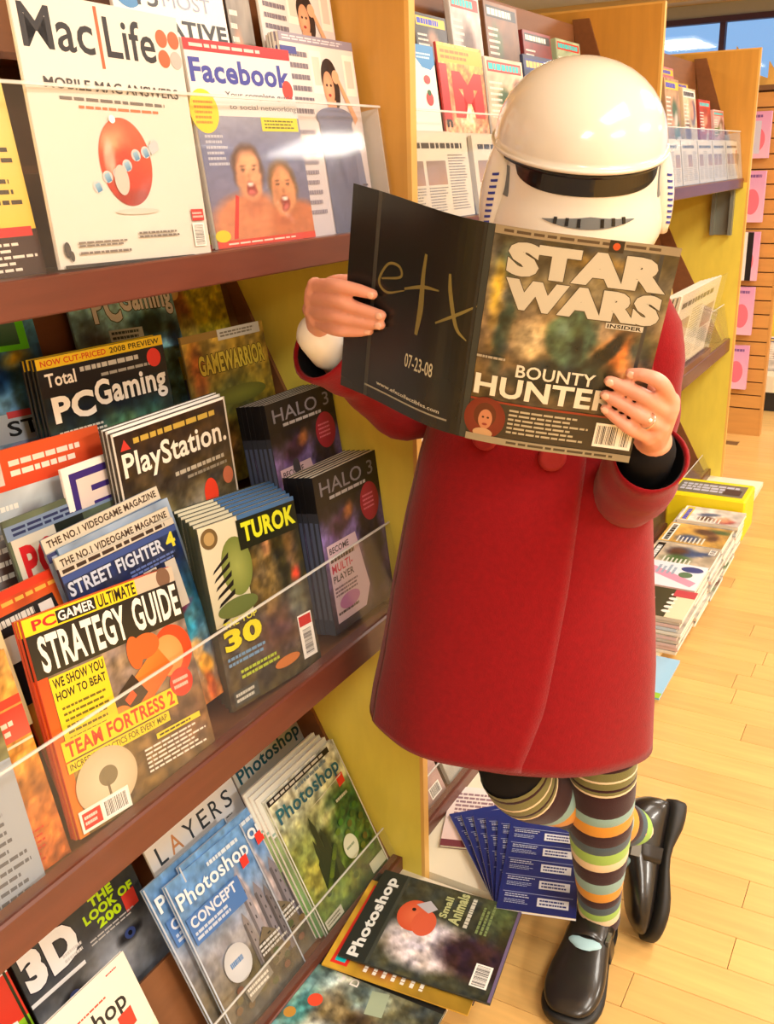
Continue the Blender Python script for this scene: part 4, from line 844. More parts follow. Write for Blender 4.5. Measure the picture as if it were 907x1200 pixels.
for (yy, w) in ((1.54, .13), (1.68, .13), (1.85, .15), (2.02, .16), (2.20, .20), (2.42, .2), (2.65, .2)):
    magazine('magazine', labs[k] + ' magazine rising behind the front covers of the middle rack', B_(-.953, yy, 1.64, 0, 8, 0), w - .008, rr.choice([.14, .16, .19, .2]), rr.uniform(.01, .02), c_misc(320 + k, cols[k]), cols[k]); k += 1
k0 = k
for (yy, w) in ((2.28, .21), (2.51, .21), (2.74, .21)):
    magazine('magazine', labs[k] + ' magazine in the top row of the middle rack, right of the helmet', B_(-.889, yy, 1.532, 0, 8, 0), w, rr.choice([.18, .2, .22]), .008, c_misc(340 + k, cols[k]), cols[k]); k += 1
for q in range(4):
    newspaper('folded newspaper in the pocket at the right end of the middle rack', B_(-.828 - .012 * q, 2.16 + .33 * (q % 2), 1.403, 0, 8, 0), .30, .150, .011, 220 + q, group='folded newspapers at the right end of middle rack')
# its middle and bottom rows, seen past the coat
for j in range(6):
    magazine('magazine', ['grey', 'pink', 'teal', 'tan', 'violet', 'olive'][j] + ' magazine in the middle row behind the red coat', B_(-.85, 1.54 + j * .24, .727, 0, 14, 0), .22, .27, .02, c_misc(360 + j, [(150, 150, 150), (214, 150, 160), (70, 130, 130), (190, 160, 120), (130, 100, 160), (120, 120, 70)][j]), (100, 100, 100))
for j in range(6):
    magazine('magazine', ['pale pink', 'white', 'sky blue', 'brown', 'red', 'green'][j] + ' magazine in the bottom row behind the legs', B_(-.868, 1.54 + j * .24, .0875, 0, 26, 0), .215, .27, .012, c_misc(380 + j, [(214, 176, 170), (220, 216, 206), (130, 170, 206), (130, 100, 70), (190, 70, 60), (90, 130, 80)][j]), (200, 190, 180))
# navy leaflets fanned on the deck by the legs
nav = None
for j in range(6):
    a = math.radians(7 - 5.5 * j); ca, sa = math.cos(a), math.sin(a); ux, uy = .80, .60; vx, vy = -.55, .84
    M = abasis((-.598 - .008 * (5 - j), 1.425 + .012 * (5 - j), .0825 + .0056 * j), (ux * ca - uy * sa, ux * sa + uy * ca, 0.0), (-(ux * sa + uy * ca), ux * ca - uy * sa, 0.0))
    labn = ['lowest', 'second lowest', 'third', 'fourth', 'fifth', 'topmost'][j]
    magazine('booklet', labn + ' navy booklet with white labels in the fan beside the striped leg', M, .155, .27, .005, c_navy, (206, 206, 214), cat='booklet', group='navy booklets fanned on the deck')
magazine('magazine', 'pink and white magazine lying flat behind the navy booklets', abasis((-.80, 1.58, .0765), (.9, .3, 0), (-.3, .9, 0)), .17, .22, .006, c_pinkw, (120, 60, 70))

# ------------------------------------------------------------------ far rack
for k in range(6):
    yy = 3.05 + k * .25
    for q in range(2):
        newspaper('tan folded paper in the top pocket of the farthest rack', B_(-.828 - .013 * q, yy, 1.403, 0, 8, 0), .235, .148 + .004 * q, .012, 230 + k * 3 + q, group='tan papers in the farthest rack pocket')
cl = ['red and grey', 'black columned', 'tan pictured', 'cream boxed', 'brick red', 'pink labelled']
cc = [(206, 110, 100), (50, 44, 44), (190, 150, 110), (226, 206, 170), (180, 60, 44), (226, 180, 180)]
for k in range(6):
    magazine('magazine', cl[k] + ' magazine in the second tier of the farthest rack', B_(-.889, 3.05 + k * .25, 1.532, 0, 8, 0), .20, [.26, .28, .22, .20, .17, .14][k], .012, c_misc(400 + k, cc[k]), cc[k])
for k in range(5):
    magazine('magazine', ['white', 'dark', 'blue-grey', 'rose', 'brown'][k] + ' magazine in the back tier of the farthest rack', B_(-.953, 3.05 + k * .22, 1.64, 0, 8, 0), .18, [.24, .22, .20, .16, .12][k], .012, c_misc(410 + k, [(220, 216, 210), (44, 40, 42), (130, 140, 160), (206, 120, 130), (130, 90, 60)][k]), (120, 110, 100))
# wide paper pocket jutting from the far rack
pk = empty('wall_pocket', (-.83, 3.03, .80), label='clear paper pocket with tan lip jutting from the farthest rack', cat='holder')
prism_y('pocket_front', [(.10, .03), (.103, .03), (.148, .30), (.145, .30)], 0, .66, ACR, pk)
prism_y('pocket_base', [(0.012, 0), (.105, .0), (.112, .03), (0.012, .012)], 0, .66, M_CHERRY, pk)
for k in range(6):
    newspaper('coloured newspaper leaning in the clear pocket right of the red coat', Matrix.Translation((-.738 - .012 * k, 3.045, .834)) @ abasis((0, 0, 0), (0, 1, 0), (.17, 0, 1)), .60, .265 - .004 * k, .010, 250 + k, group='newspapers in the jutting pocket')
for k in range(3):
    magazine('magazine', ['cream', 'grey', 'ochre'][k] + ' magazine standing above the newspaper pocket of the farthest rack', B_(-.853 , 3.05 + k * .24, .95 + .17, 0, 12, 0) if False else B_(-.862, 3.05 + k * .24, .90, 0, 12, 0), .22, .28, .02, c_misc(420 + k, [(214, 206, 190), (150, 150, 146), (196, 160, 90)][k]), (180, 170, 150))
# piles on the deck, running away from the camera
dl = ['pink and white', 'black and white piano-patterned', 'green and cream', 'blue flowered', 'red cornered', 'tan', 'orange and yellow', 'violet', 'cream']
dc = [(236, 216, 214), (60, 56, 50), (200, 206, 186), (206, 220, 236), (214, 120, 110), (206, 176, 140), (226, 176, 90), (190, 170, 200), (226, 216, 196)]
def pile(y0, n, tt, wY, label, top, seed, xf=-.545):
    r = random.Random(seed); z = .0705
    cols_ = [(222, 214, 200), (206, 190, 170), (190, 196, 200), (214, 180, 170), (230, 222, 206)]
    for k in range(n):
        f = top if k == n - 1 else c_misc(seed * 7 + k % 2, (214, 206, 190))
        lab = label if k == n - 1 else 'magazine beneath the ' + label.replace(' lying on top', '') 
        magazine('magazine', lab, abasis((xf + r.uniform(-.012, .008), y0 + r.uniform(-.006, .006), z + tt), (0, 1, 0), (-1, r.uniform(-.03, .03), 0)), wY, .225, tt - .0006, f, r.choice(cols_), group=None if k == n - 1 else 'magazines piled beneath the ' + label.split(' lying')[0])
        z += tt
def c_piano(c):
    c.rect(0, 0, 1, 1, (226, 214, 180)); c.rect(.0, .25, 1, .62, (70, 66, 46)); 
    for k in range(5): c.ell(.2 + k * .15, .27, .045, .06, (236, 230, 220))
    c.rect(.3, .5, .6, .58, (220, 216, 206)); c.rect(.75, .0, 1, .3, (190, 70, 80)); c.lines(.1, .7, .9, .95, 3, (120, 110, 90), 4)
def c_bluepink(c):
    c.rect(0, 0, 1, 1, (226, 226, 236)); c.poly([(.1, .1), (.3, .05), (.8, .8), (.6, .9)], (222, 150, 176)); c.ell(.2, .8, .16, .12, (110, 140, 206)); c.ell(.8, .2, .12, .16, (60, 70, 130)); c.lines(.5, .4, .9, .7, 4, (150, 170, 190), 5); c.ell(.55, .25, .12, .1, (90, 120, 90))
pile(2.69, 10, .0125, .212, 'black and white piano-patterned magazine lying on top of the nearest deck pile', c_piano, 3)
pile(2.905, 10, .0125, .205, 'white magazine with pink stripe and blue flower lying on top of the second deck pile', c_bluepink, 5)
pile(3.12, 9, .0125, .212, 'tan magazine lying on top of the third deck pile', c_misc(502, (214, 196, 170)), 6)
pile(3.335, 9, .0125, .205, 'orange and yellow magazine lying on top of a far deck pile', c_misc(503, (226, 176, 90)), 7)
pile(3.545, 10, .0125, .17, 'white newspaper-like magazine lying on top of the far deck pile by the yellow box', c_misc(504, (236, 226, 220)), 8)
def c_blue(c): c.rect(0, 0, 1, 1, (150, 196, 226), (190, 216, 236)); c.rect(.0, 0, .12, 1, (150, 190, 60)); c.ell(.55, .3, .2, .12, (110, 170, 214)); c.lines(.3, .55, .9, .9, 4, (110, 150, 180), 5, .4)
magazine('magazine', 'pale blue magazine lying flat in front of the nearest deck pile', abasis((-.530, 2.41, .0775), (0, 1, 0), (-1, 0, 0)), .245, .26, .006, c_blue, (120, 170, 206))
# yellow box
yb = empty('display_box', (-.70, 3.84, .0705), label='bright yellow box with printed lid at the far end of the deck', cat='box')
bm = bmesh.new(); boxbm(bm, -.15, .15, -.11, .11, 0, .165, .006); frombm('box_body', bm, mat('yellow_card', (240, 218, 20), rough=.4), yb)
c = Canvas(.26, .17); c.rect(0, 0, 1, 1, (110, 106, 96)); c.lines(.05, .2, .95, .85, 3, (190, 190, 206), 4, .7); c.rect(.7, .15, .95, .6, (60, 50, 46))
c.build('lid_print', yb, lambda x, y, l: ((x - .5) * .26, (y - .5) * .15, .1655 + l * .0002))
# grey literature channel on the far panel
lc = empty('sign_holder', (-.88, 4.53, 1.17), label='grey upright metal channel fixed to the farthest yellow panel', cat='holder')
M_GREY = mat('grey_metal', (128, 132, 122), rough=.45, metal=.3)
box('channel_back', -.045, .045, -.004, -.0005, 0, .33, M_GREY, lc); box('channel_flange', -.045, -.030, -.03, -.0045, 0, .33, M_GREY, lc); box('channel_flange', .030, .045, -.03, -.0045, 0, .33, M_GREY, lc)
box('red_clip', -.04, -.02, -.034, -.0305, .33 - .02, .345, mat('red_plastic', (206, 70, 50)), lc); box('red_clip', .02, .04, -.034, -.0305, .33 - .02, .345, mat('red_plastic', (206, 70, 50)), lc)

# ------------------------------------------------------------------ slatwall gondola and furniture beyond
sw = empty('slatwall_stand', (-.80, 5.6, 0), label='wooden slatwall stand carrying pink packs beyond the farthest rack', cat='display stand')
M_SLAT = mat('slatwall_maple', (206, 150, 82), rough=.45, noise=.08, nscale=6, stretch=(.8, 6, 6), rnd=.05)
M_GRV = mat('slat_groove', (90, 54, 28), rough=.7)
box('core', -.90, 0, .012, .06, 0, 1.80, M_GRV, sw); box('base_board', -.90, 0, 0, .0115, .0, .15, M_SLAT, sw)
for k in range(22):
    box('slat', -.90, 0, 0, .0115, .158 + k * .0745, .158 + k * .0745 + .068, M_SLAT, sw)
box('side_face', .0005, .012, 0, .06, 0, 1.80, M_SLAT, sw); box('top_cap', -.91, .015, -.01, .07, 1.8005, 1.825, mat('walnut_cap', (120, 84, 56)), sw)
pinks = [(1.476, 1.70), (1.16, 1.415), (.86, 1.11), (.57, .825), (.27, .51)]
for k, (z0, z1) in enumerate(pinks):
    lab = ['topmost pink and white pack', 'tan and pink pack, second from top', 'pink, white and black pack, third from top', 'pink pack with blue corner, second from bottom', 'lowest pink pack with blue corner'][k] + ' on the slatwall stand'
    e = empty('hanging_pack', (-.955, 5.55, z0), label=lab, cat='pack', group='packs on the slatwall')
    box('pack_body', -.075, .075, 0, .03, 0, z1 - z0, mat('pack_%d' % k, (226, 170, 206), rough=.4), e); box('hook', -.004, .004, .0305, .0495, (z1 - z0) * .9, (z1 - z0) * .9 + .008, M_GREY, e)
    c = Canvas(.15, z1 - z0); c.rect(0, 0, 1, 1, (236, 190, 226), (222, 160, 216)); c.ell(.6, .4, .25, .25, (232, 120, 150)); c.ell(.15, .3, .13, .15, (70, 60, 140)); c.ell(.2, .1, .2, .08, (150, 190, 226)); c.lines(.1, .85, .9, .95, 1, (130, 90, 160), k)
    if k == 2: c.rect(.6, 0, .8, 1, (30, 26, 40)); c.rect(.42, 0, .6, 1, (240, 236, 244))
    if k in (0,): c.rect(.3, .1, .7, .8, (206, 206, 240))
    if k == 1: c.rect(0, 0, .45, 1, (160, 124, 100)); c.lines(.03, .1, .4, .9, 6, (90, 60, 60), 4)
    c.build('pack_print', e, lambda x, y, l, h=z1 - z0: ((x - .5) * .15, -.0004 - l * .0001, y * h))
fr = empty('low_display', (-.86, 6.2, 0), label='pale yellow low display with white shelf at the right edge beyond the slatwall', cat='display stand')
box('back_panel', -.06, .7, .35, .37, 0, 1.15, M_YEL, fr); box('white_shelf', -.06, .7, 0, .3495, .12, .22, M_WHITE, fr); box('side', -.08, -.0605, 0, .37, 0, 1.15, M_OAK, fr); box('plinth', -.05, .69, .02, .33, 0, .1195, M_DARK, fr)
for k in range(4):
    magazine('magazine', ['white', 'cream', 'pale pink', 'grey-green'][k] + ' book standing on the low display at the right edge', abasis((-.90 + k * .17, 6.36, .2215), (1, 0, 0), (0, .2, 1)), .15, .21, .02, c_misc(600 + k, [(230, 226, 220), (226, 210, 180), (226, 190, 190), (150, 160, 140)][k]), WH, cat='book')
for (x, y, s) in ((-1.46, 7.5, .12), (-1.19, 7.2, .12)):
    e = empty('gondola_end', (x, y, 0), label='oak gondola end with sloped top seen against the window, ' + ('left one' if x < -1.3 else 'right one'), cat='display stand')
    prism_y('end_panel', [(0, 0), (.55, 0), (.55, 1.85), (.11, 2.02 if x < -1.3 else 1.9), (0, 2.19 if x < -1.3 else 2.06)], 0, .03, M_OAKE, e)
#PERSON
# ------------------------------------------------------------------ the person
RH = Vector((math.cos(YAW), math.sin(YAW), 0)); FH = Vector((-math.sin(YAW), math.cos(YAW), 0))
def Wp(s, d, z): return RH * s + FH * d + Vector((0, 0, z))
ORG = Wp(.33, 1.5, 0)
def Lp(p): return Wp(*p) - ORG      # body frame (right, away, up) -> coordinates under the person's empty
person = empty('person', ORG, label='person in red coat and striped knee socks reading a magazine beside the rack', cat='person')
SKIN = mat('skin', (224, 158, 134), rough=.45, sss=.15, noise=.05, nscale=40)
RED_WOOL = mat('red_wool', (130, 8, 17), rough=.9, spec=.15, noise=.10, nscale=110, bump=.35, bscale=420, sheen=.15)
BLACKC = mat('black_fabric', (22, 20, 22), rough=.85, spec=.2)
HANDL = {'index': [(-.0872, 1.3316, 1.3493), (-.0567, 1.2785, 1.3542), (-.0289, 1.2594, 1.3503), (-.0094, 1.251, 1.3453)],
         'middle': [(-.0928, 1.3386, 1.3307), (-.0578, 1.2818, 1.3353), (-.0299, 1.2634, 1.3271), (.0006, 1.2466, 1.3193)],
         'ring': [(-.0939, 1.3418, 1.3136), (-.0624, 1.2883, 1.3147), (-.0306, 1.2662, 1.3103), (-.0008, 1.2495, 1.3065)],
         'little': [(-.0863, 1.3379, 1.2977), (-.0599, 1.289, 1.2954), (-.0346, 1.2714, 1.2958), (-.0155, 1.2624, 1.2972)]}
HANDR = {'index': [(.3485, 1.1467, 1.2201), (.328, 1.122, 1.2481), (.3096, 1.1257, 1.2571), (.2943, 1.1335, 1.2585)],
         'middle': [(.3474, 1.1501, 1.2044), (.3151, 1.1285, 1.2285), (.2936, 1.1323, 1.2397), (.2709, 1.14, 1.2486)],
         'ring': [(.3405, 1.155, 1.1872), (.3123, 1.1338, 1.2053), (.2878, 1.1374, 1.2205), (.2676, 1.1442, 1.2311)],
         'little': [(.3283, 1.1607, 1.1708), (.2997, 1.1395, 1.1887), (.2831, 1.1422, 1.2013), (.2687, 1.1477, 1.2128)]}
WRL = (-.088, 1.388, 1.279); WRR = (.352, 1.225, 1.148)
ELL = (.040, 1.53, 1.125); ELR = (.355, 1.43, 1.01)
SHL = (.14, 1.47, 1.245); SHR = (.392, 1.47, 1.245)
KNEE_S = (.372, 1.47, .47); ANK_S = (.398, 1.535, .075); KNEE_B = (.215, 1.44, .47); ANK_B = (.520, 1.665, .180)
bm = bmesh.new()
def T(P, R, **k): tubebm(bm, [Lp(p) for p in P], R, **k)
T([(.24, 1.48, .84), (.24, 1.48, .95), (.255, 1.475, 1.06), (.275, 1.47, 1.18), (.285, 1.47, 1.25)], [.125, .12, .105, .115, .10], n=20)
T([SHL, (.2, 1.47, 1.235), (.285, 1.47, 1.24), (.34, 1.47, 1.235), SHR], [.04, .045, .05, .045, .04])
T([(.285, 1.475, 1.27), (.285, 1.465, 1.38)], [.052, .052]); T([(.285, 1.45, 1.43), (.285, 1.45, 1.46), (.285, 1.455, 1.50)], [.062, .072, .078], n=20)
T([(.285, 1.372, 1.455), (.285, 1.362, 1.435)], [.010, .013])
T([(.205, 1.46, 1.46), (.205, 1.462, 1.44)], [.012, .010]); T([(.365, 1.46, 1.46), (.365, 1.462, 1.44)], [.012, .010])
T([(.17, 1.48, .82), (.19, 1.46, .64), KNEE_B], [.085, .07, .055]); T([KNEE_B, (.32, 1.52, .375), (.44, 1.61, .25), ANK_B], [.054, .052, .040, .034])
T([(.32, 1.48, .82), (.35, 1.475, .64), KNEE_S, (.378, 1.50, .34), (.39, 1.525, .19), ANK_S], [.085, .07, .055, .052, .040, .034])
T([(.402, 1.55, .058), (.36, 1.46, .045)], [.026, .018])
T([SHL, ELL], [.05, .04]); T([ELL, (-.045, 1.44, 1.215), WRL], [.04, .036, .026]); T([SHR, ELR], [.05, .04]); T([ELR, (.36, 1.32, 1.085), WRR], [.04, .036, .026])
def hand(H, wr, thumb):
    for k, (nm, r) in enumerate((('index', .0088), ('middle', .0090), ('ring', .0086), ('little', .0077))):
        P = H[nm]; T(P, [r * 1.12, r * 1.08, r * .97, r * .78], n=14, sub=8)
        c = [P[0][i] * .45 + wr[i] * .55 for i in range(3)]
        T([P[0], c, wr], [r * 1.35, .015, .019], n=14)
    T([[(H['index'][0][i] + H['middle'][0][i]) / 2 for i in range(3)], wr], [.013, .02]); T([[(H['ring'][0][i] + H['little'][0][i]) / 2 for i in range(3)], wr], [.012, .02])
    T(thumb, [.014, .0115, .0105, .0085], n=14)
def pth(Q, n, off): return tuple(Q[i] + n[i] * off for i in range(3))
nb = (.619, .778, .106); nc = (.182, .963, .198)
hand(HANDL, WRL, [(-.098, 1.39, 1.31), (-.070, 1.365, 1.345), (-.040, 1.335, 1.352), pth((-.020, 1.262, 1.345), nb, .030)])
hand(HANDR, WRR, [(.352, 1.215, 1.175), (.345, 1.195, 1.215), (.328, 1.178, 1.238), pth((.30, 1.132, 1.248), nc, .030)])
body0 = frombm('body', bm, SKIN, person, True)
body0.modifiers.new('r', 'REMESH').mode = 'VOXEL'; body0.modifiers['r'].voxel_size = .0026
sm = body0.modifiers.new('s', 'SMOOTH'); sm.factor = .5; sm.iterations = 3
dg = bpy.context.evaluated_depsgraph_get(); me = bpy.data.meshes.new_from_object(body0.evaluated_get(dg))
body0.modifiers.clear(); body0.data = me; me.polygons.foreach_set('use_smooth', [True] * len(me.polygons))
# nails on the visible fingers
M_NAIL = mat('fingernail', (236, 184, 160), rough=.25)
for H, n in ((HANDL, nb), (HANDR, nc)):
    for nm, r in (('index', .0088), ('middle', .0090), ('ring', .0086), ('little', .0077)):
        a, b = Vector(H[nm][2]), Vector(H[nm][3]); dr = (b - a).normalized(); nn = -Vector(n)
        c0 = b + dr * .000 + nn * (r * .78 - .0012); sd = dr.cross(nn).normalized(); nn = sd.cross(dr).normalized() * (1 if sd.cross(dr).dot(-Vector(n)) > 0 else -1)
        bm = bmesh.new(); rings = []
        for q in range(5):
            t = q / 4; wd = r * .55 * math.sqrt(max(0.02, 1 - (2 * t - 1) ** 4)); rings.append([Lp(c0 + dr * (t - .5) * .0105 + sd * wd * math.sin(a_) + nn * (.0016 * math.cos(a_))) for a_ in [2 * math.pi * k / 10 for k in range(10)]])
        loftbm(bm, rings); frombm('fingernail', bm, M_NAIL, person, True)
# finger ring
bm = bmesh.new(); rp0 = Vector((.3175, 1.1310, 1.2010)); ax = (Vector(HANDR['ring'][1]) - Vector(HANDR['ring'][0])).normalized(); u = ax.orthogonal().normalized(); v = ax.cross(u)
rings = [[Lp(rp0 + (u * math.cos(t) + v * math.sin(t)) * (.0102 + .0009 * math.cos(q)) + ax * .0012 * math.sin(q)) for q in [2 * math.pi * k / 8 for k in range(8)]] for t in [2 * math.pi * k / 24 for k in range(24)]]
loftbm(bm, rings + [rings[0]], cap=False); rg = frombm('finger_ring', bm, mat('silver', (214, 206, 190), rough=.2, metal=.9), person, True)
bm = bmesh.new(); bmesh.ops.create_icosphere(bm, subdivisions=1, radius=.0028, matrix=Matrix.Translation(Lp(rp0 + Vector((0, -.0115, .003))))); frombm('gem', bm, mat('clear_gem', (255, 252, 240), rough=.05), rg)

# --- coat
CR = [(.585, .208, 1.455, .243, .172), (.64, .210, 1.455, .238, .170), (.72, .216, 1.457, .229, .165), (.85, .220, 1.46, .213, .155), (.97, .226, 1.46, .196, .142), (1.08, .236, 1.46, .180, .130),
      (1.18, .254, 1.465, .165, .118), (1.25, .272, 1.47, .150, .105), (1.30, .284, 1.475, .130, .088), (1.345, .285, 1.475, .075, .070)]
def cinterp(z): return [float(np.interp(z, [c[0] for c in CR], [c[k] for c in CR])) for k in (1, 2, 3, 4)]
def csurf(z, a, off=0.0):
    """a: 0 faces the reader's front (towards camera), + to image right"""
    cs, cd, hw, hd = cinterp(z); k = max(0, min(1, (1.02 - z) / .5)); f = 1 + .030 * k * math.sin(3 * a + 1.1) * (.4 + .6 * k) + .014 * k * math.sin(7 * a + .4)
    hw = (hw) * f + off; hd = hd * f + off
    S, Cc = math.sin(a), math.cos(a); e = .88
    zz = z + max(0, min(1, (.80 - z) / .22)) * (-.027 * S + .010 * Cc)
    return Lp((cs + hw * math.copysign(abs(S) ** e, S), cd - hd * math.copysign(abs(Cc) ** e, Cc), zz))
bm = bmesh.new(); NZ = 44; NA = 72
zs = [.585 + (1.345 - .585) * k / NZ for k in range(NZ + 1)]
rings = [[csurf(.587, 2 * math.pi * i / NA, -.010) for i in range(NA)]] + [[csurf(z, 2 * math.pi * i / NA) for i in range(NA)] for z in zs]
loftbm(bm, [[csurf(.66, 2 * math.pi * i / NA, -.012) for i in range(NA)]] + rings)
coat = frombm('coat', bm, RED_WOOL, person, True)
# overlapping front panel, edge running down to the left
def edge_ang(z):
    cs, cd, hw, hd = cinterp(z); s = float(np.interp(z, [.585, .7, .9, 1.1, 1.3], [.196, .228, .262, .286, .29])); q = max(-.98, min(.98, (s - cs) / hw))
    return math.copysign(math.asin(abs(q) ** (1 / .88)), q)
bm = bmesh.new(); NF = 26; fr_, bk_ = [], []
for k in range(NZ + 1):
    z = .575 + (1.24 - .575) * k / NZ; zz_ = max(z, .585); ea = edge_ang(zz_); R1_ = []; R2_ = []
    for i in range(NF + 1):
        t = i / NF; a = -1.45 + (ea + 1.45) * t; off = .0015 + .0085 * min(1, t * 1.2); p = csurf(zz_, a, off); dz = (z - zz_) * min(1, t * 1.5) + .022 * max(0, 1 - (z - .575) / .15) * t
        R1_.append(p + Vector((0, 0, dz))); R2_.append(csurf(zz_, a, off - .0055) + Vector((0, 0, dz)))
    fr_.append(R1_ + R2_[::-1])
loftbm(bm, fr_); frombm('front_panel', bm, RED_WOOL, coat, True)
M_BTN = mat('covered_button', (146, 14, 22), rough=.7, bump=.2, bscale=300)
for (z, s) in ((1.128, .150), (1.100, .238), (.99, .13)):
    if z < 1: continue
    cs, cd, hw, hd = cinterp(z); q = (s - cs) / hw; a = math.copysign(math.asin(abs(q) ** (1 / .88)), q); P0 = csurf(z, a, .012); P1 = csurf(z, a, .022); n = (P1 - P0).normalized(); u = n.orthogonal().normalized(); v = n.cross(u)
    bm = bmesh.new(); loftbm(bm, [[P0 + n * h + (u * math.cos(t) + v * math.sin(t)) * r for t in [2 * math.pi * k / 24 for k in range(24)]] for h, r in ((-.006, .019), (.0, .0205), (.004, .019), (.0055, .015), (.0045, .012), (.005, .006))]); frombm('button', bm, M_BTN, coat, True)
bm = bmesh.new()
loftbm(bm, [[Lp((.285 + r * math.sin(a), 1.470 - r * .9 * math.cos(a), z)) for a in [2 * math.pi * k / 32 for k in range(32)]] for z, r in ((1.315, .115), (1.35, .098), (1.375, .085), (1.38, .078), (1.36, .072), (1.33, .07))], cap=False); frombm('collar', bm, RED_WOOL, coat, True)
# sleeves with open cuffs
def sleeve(P, R, lining, fold):
    bm = bmesh.new(); pr = crom([list(p) + [r] for p, r in zip(P, R)], 8); PP, TT, FF = frames([Lp(p[:3]) for p in pr]); rings = []; n = 28
    for i, (c, t, (u, v)) in enumerate(zip(PP, TT, FF)):
        r = pr[i][3] * (1 + .03 * math.sin(i * 1.3)); rings.append([c + (u * math.cos(a) + v * math.sin(a)) * (r * (1 + .03 * math.sin(3 * a + i * .5))) for a in [2 * math.pi * k / n for k in range(n)]])
    c, t, (u, v) = PP[-1], TT[-1], FF[-1]; r = pr[-1][3]
    for dz, q in ((.003, .99), (.004, .95), (-.002, .91), (-.03, .88)): rings.append([c + t * dz + (u * math.cos(a) + v * math.sin(a)) * r * q for a in [2 * math.pi * k / n for k in range(n)]])
    R_ = loftbm(bm, rings, cap=False); bm.faces.new(R_[0]); o = frombm('sleeve', bm, RED_WOOL, person, True)
    bm = bmesh.new(); rings = [[c + t * dz + (u * math.cos(a) + v * math.sin(a)) * r * q for a in [2 * math.pi * k / n for k in range(n)]] for dz, q in ((-.001, .89), (-.02, .86), (-.05, .78), (-.075, .55))]
    R_ = loftbm(bm, rings, cap=False); frombm('cuff_lining', bm, BLACKC, o, True)
    return o
sl = sleeve([(.18, 1.475, 1.225), SHL, (.085, 1.51, 1.18), (.040, 1.52, 1.135), (-.026, 1.460, 1.203), (-.084, 1.398, 1.258)], [.06, .066, .060, .056, .052, .056], True, 0)
sl['label'] = 'bent red sleeve at the left with open cuff'
sr = sleeve([(.36, 1.475, 1.225), SHR, (.392, 1.46, 1.12), (.366, 1.425, 1.015), (.358, 1.32, 1.062), (.354, 1.238, 1.122)], [.06, .066, .062, .060, .056, .050], True, 0)
sr['label'] = 'bent red sleeve at the right'
tube('shirt_cuff', [(Lp((-.074, 1.406, 1.252))), Lp((-.091, 1.386, 1.274))], [.035, .031], mat('white_cotton', (240, 236, 226), rough=.8), person, n=20)
tube('shirt_cuff', [(Lp((.358, 1.29, 1.09))), Lp((.353, 1.240, 1.132))], [.038, .035], BLACKC, person, n=20)['label'] = 'black inner cuff'

# --- socks, tights, shoes
SOCKM = mat('knit_sock', (255, 255, 255), rough=.9, spec=.1, attr=True, bump=.3, bscale=500, sheen=.2)
MA, LB, MU, SL, GR, CRM, OL = (54, 26, 30), (140, 176, 176), (214, 150, 50), (76, 92, 104), (156, 196, 96), (228, 208, 176), (118, 116, 72)
BANDS = [(.010, OL), (.006, MA), (.016, OL), (.004, CRM), (.012, OL), (.005, MA), (.006, OL), (.004, CRM), (.055, MA), (.025, LB), (.034, MU), (.036, MA), (.026, SL), (.032, GR), (.024, CRM),
         (.045, MA), (.032, LB), (.028, MU), (.022, MA), (.022, SL), (.020, GR), (.020, CRM), (.030, MA)]
def sock(P, R, scale=1.0):
    pr = crom([list(p) + [r] for p, r in zip(P, R)], 14); pr = np.array([list(Lp(p[:3])) + [p[3]] for p in pr]); d = np.concatenate([[0], np.cumsum(np.linalg.norm(np.diff(pr[:, :3], axis=0), axis=1))]); L = d[-1]
    tot = sum(b[0] for b in BANDS); V, F, Cc = [], [], []; n = 30; s0 = 0
    at = lambda s: [float(np.interp(s, d, pr[:, k])) for k in range(4)]
    def fr(s):
        a, b = at(max(0, s - .03)), at(min(L, s + .03)); t = (Vector(b[:3]) - Vector(a[:3])).normalized(); u = (Vector((0, 1, 0)) - t * t.y).normalized(); return u, t.cross(u)
    for i, (wd, col) in enumerate(BANDS):
        s1 = s0 + wd / tot * L; m = max(2, int((s1 - s0) / .006)); c = linA(col)
        for q in range(m + 1):
            s = s0 + (s1 - s0) * q / m; x = at(s); u, v = fr(s); edge = .0009 if q in (0, m) else 0
            for k in range(n):
                a = 2 * math.pi * k / n; V.append(Vector(x[:3]) + (u * math.cos(a) + v * math.sin(a)) * (x[3] - edge)); Cc.append((*c, 1))
            if q: b = len(V) - 2 * n; F += [(b + k, b + (k + 1) % n, b + n + (k + 1) % n, b + n + k) for k in range(n)]
        s0 = s1
    o = mesh('striped_sock', V, F, SOCKM, person, True); a = o.data.color_attributes.new('Col', 'FLOAT_COLOR', 'POINT'); a.data.foreach_set('color', np.array(Cc, np.float32).ravel()); return o
sock([(.369, 1.470, .515), (.372, 1.470, .46), (.378, 1.495, .36), (.386, 1.515, .25), (.393, 1.53, .15), (.400, 1.545, .065)], [.063, .060, .0605, .053, .0435, .041])['label'] = 'striped sock on the straight leg'
sock([(.205, 1.432, .505), (.235, 1.455, .452), (.32, 1.53, .372), (.41, 1.59, .275), (.475, 1.64, .215), (.530, 1.67, .170)], [.062, .062, .060, .052, .042, .040])['label'] = 'striped sock on the crossed leg'
tube('tights', [Lp((.16, 1.47, .80)), Lp((.185, 1.455, .64)), Lp((.198, 1.437, .56)), Lp((.208, 1.434, .498))], [.088, .075, .067, .060], BLACKC, person, n=24)['label'] = 'black tights above the crossed leg'
tube('tights', [Lp((.33, 1.48, .80)), Lp((.355, 1.475, .62)), Lp((.369, 1.470, .51))], [.088, .072, .060], BLACKC, person, n=24)
M_LEA = mat('black_leather', (30, 27, 26), rough=.30, spec=.5, coat=.3, bump=.06, bscale=150)
M_SOLE = mat('black_rubber', (26, 25, 24), rough=.55)
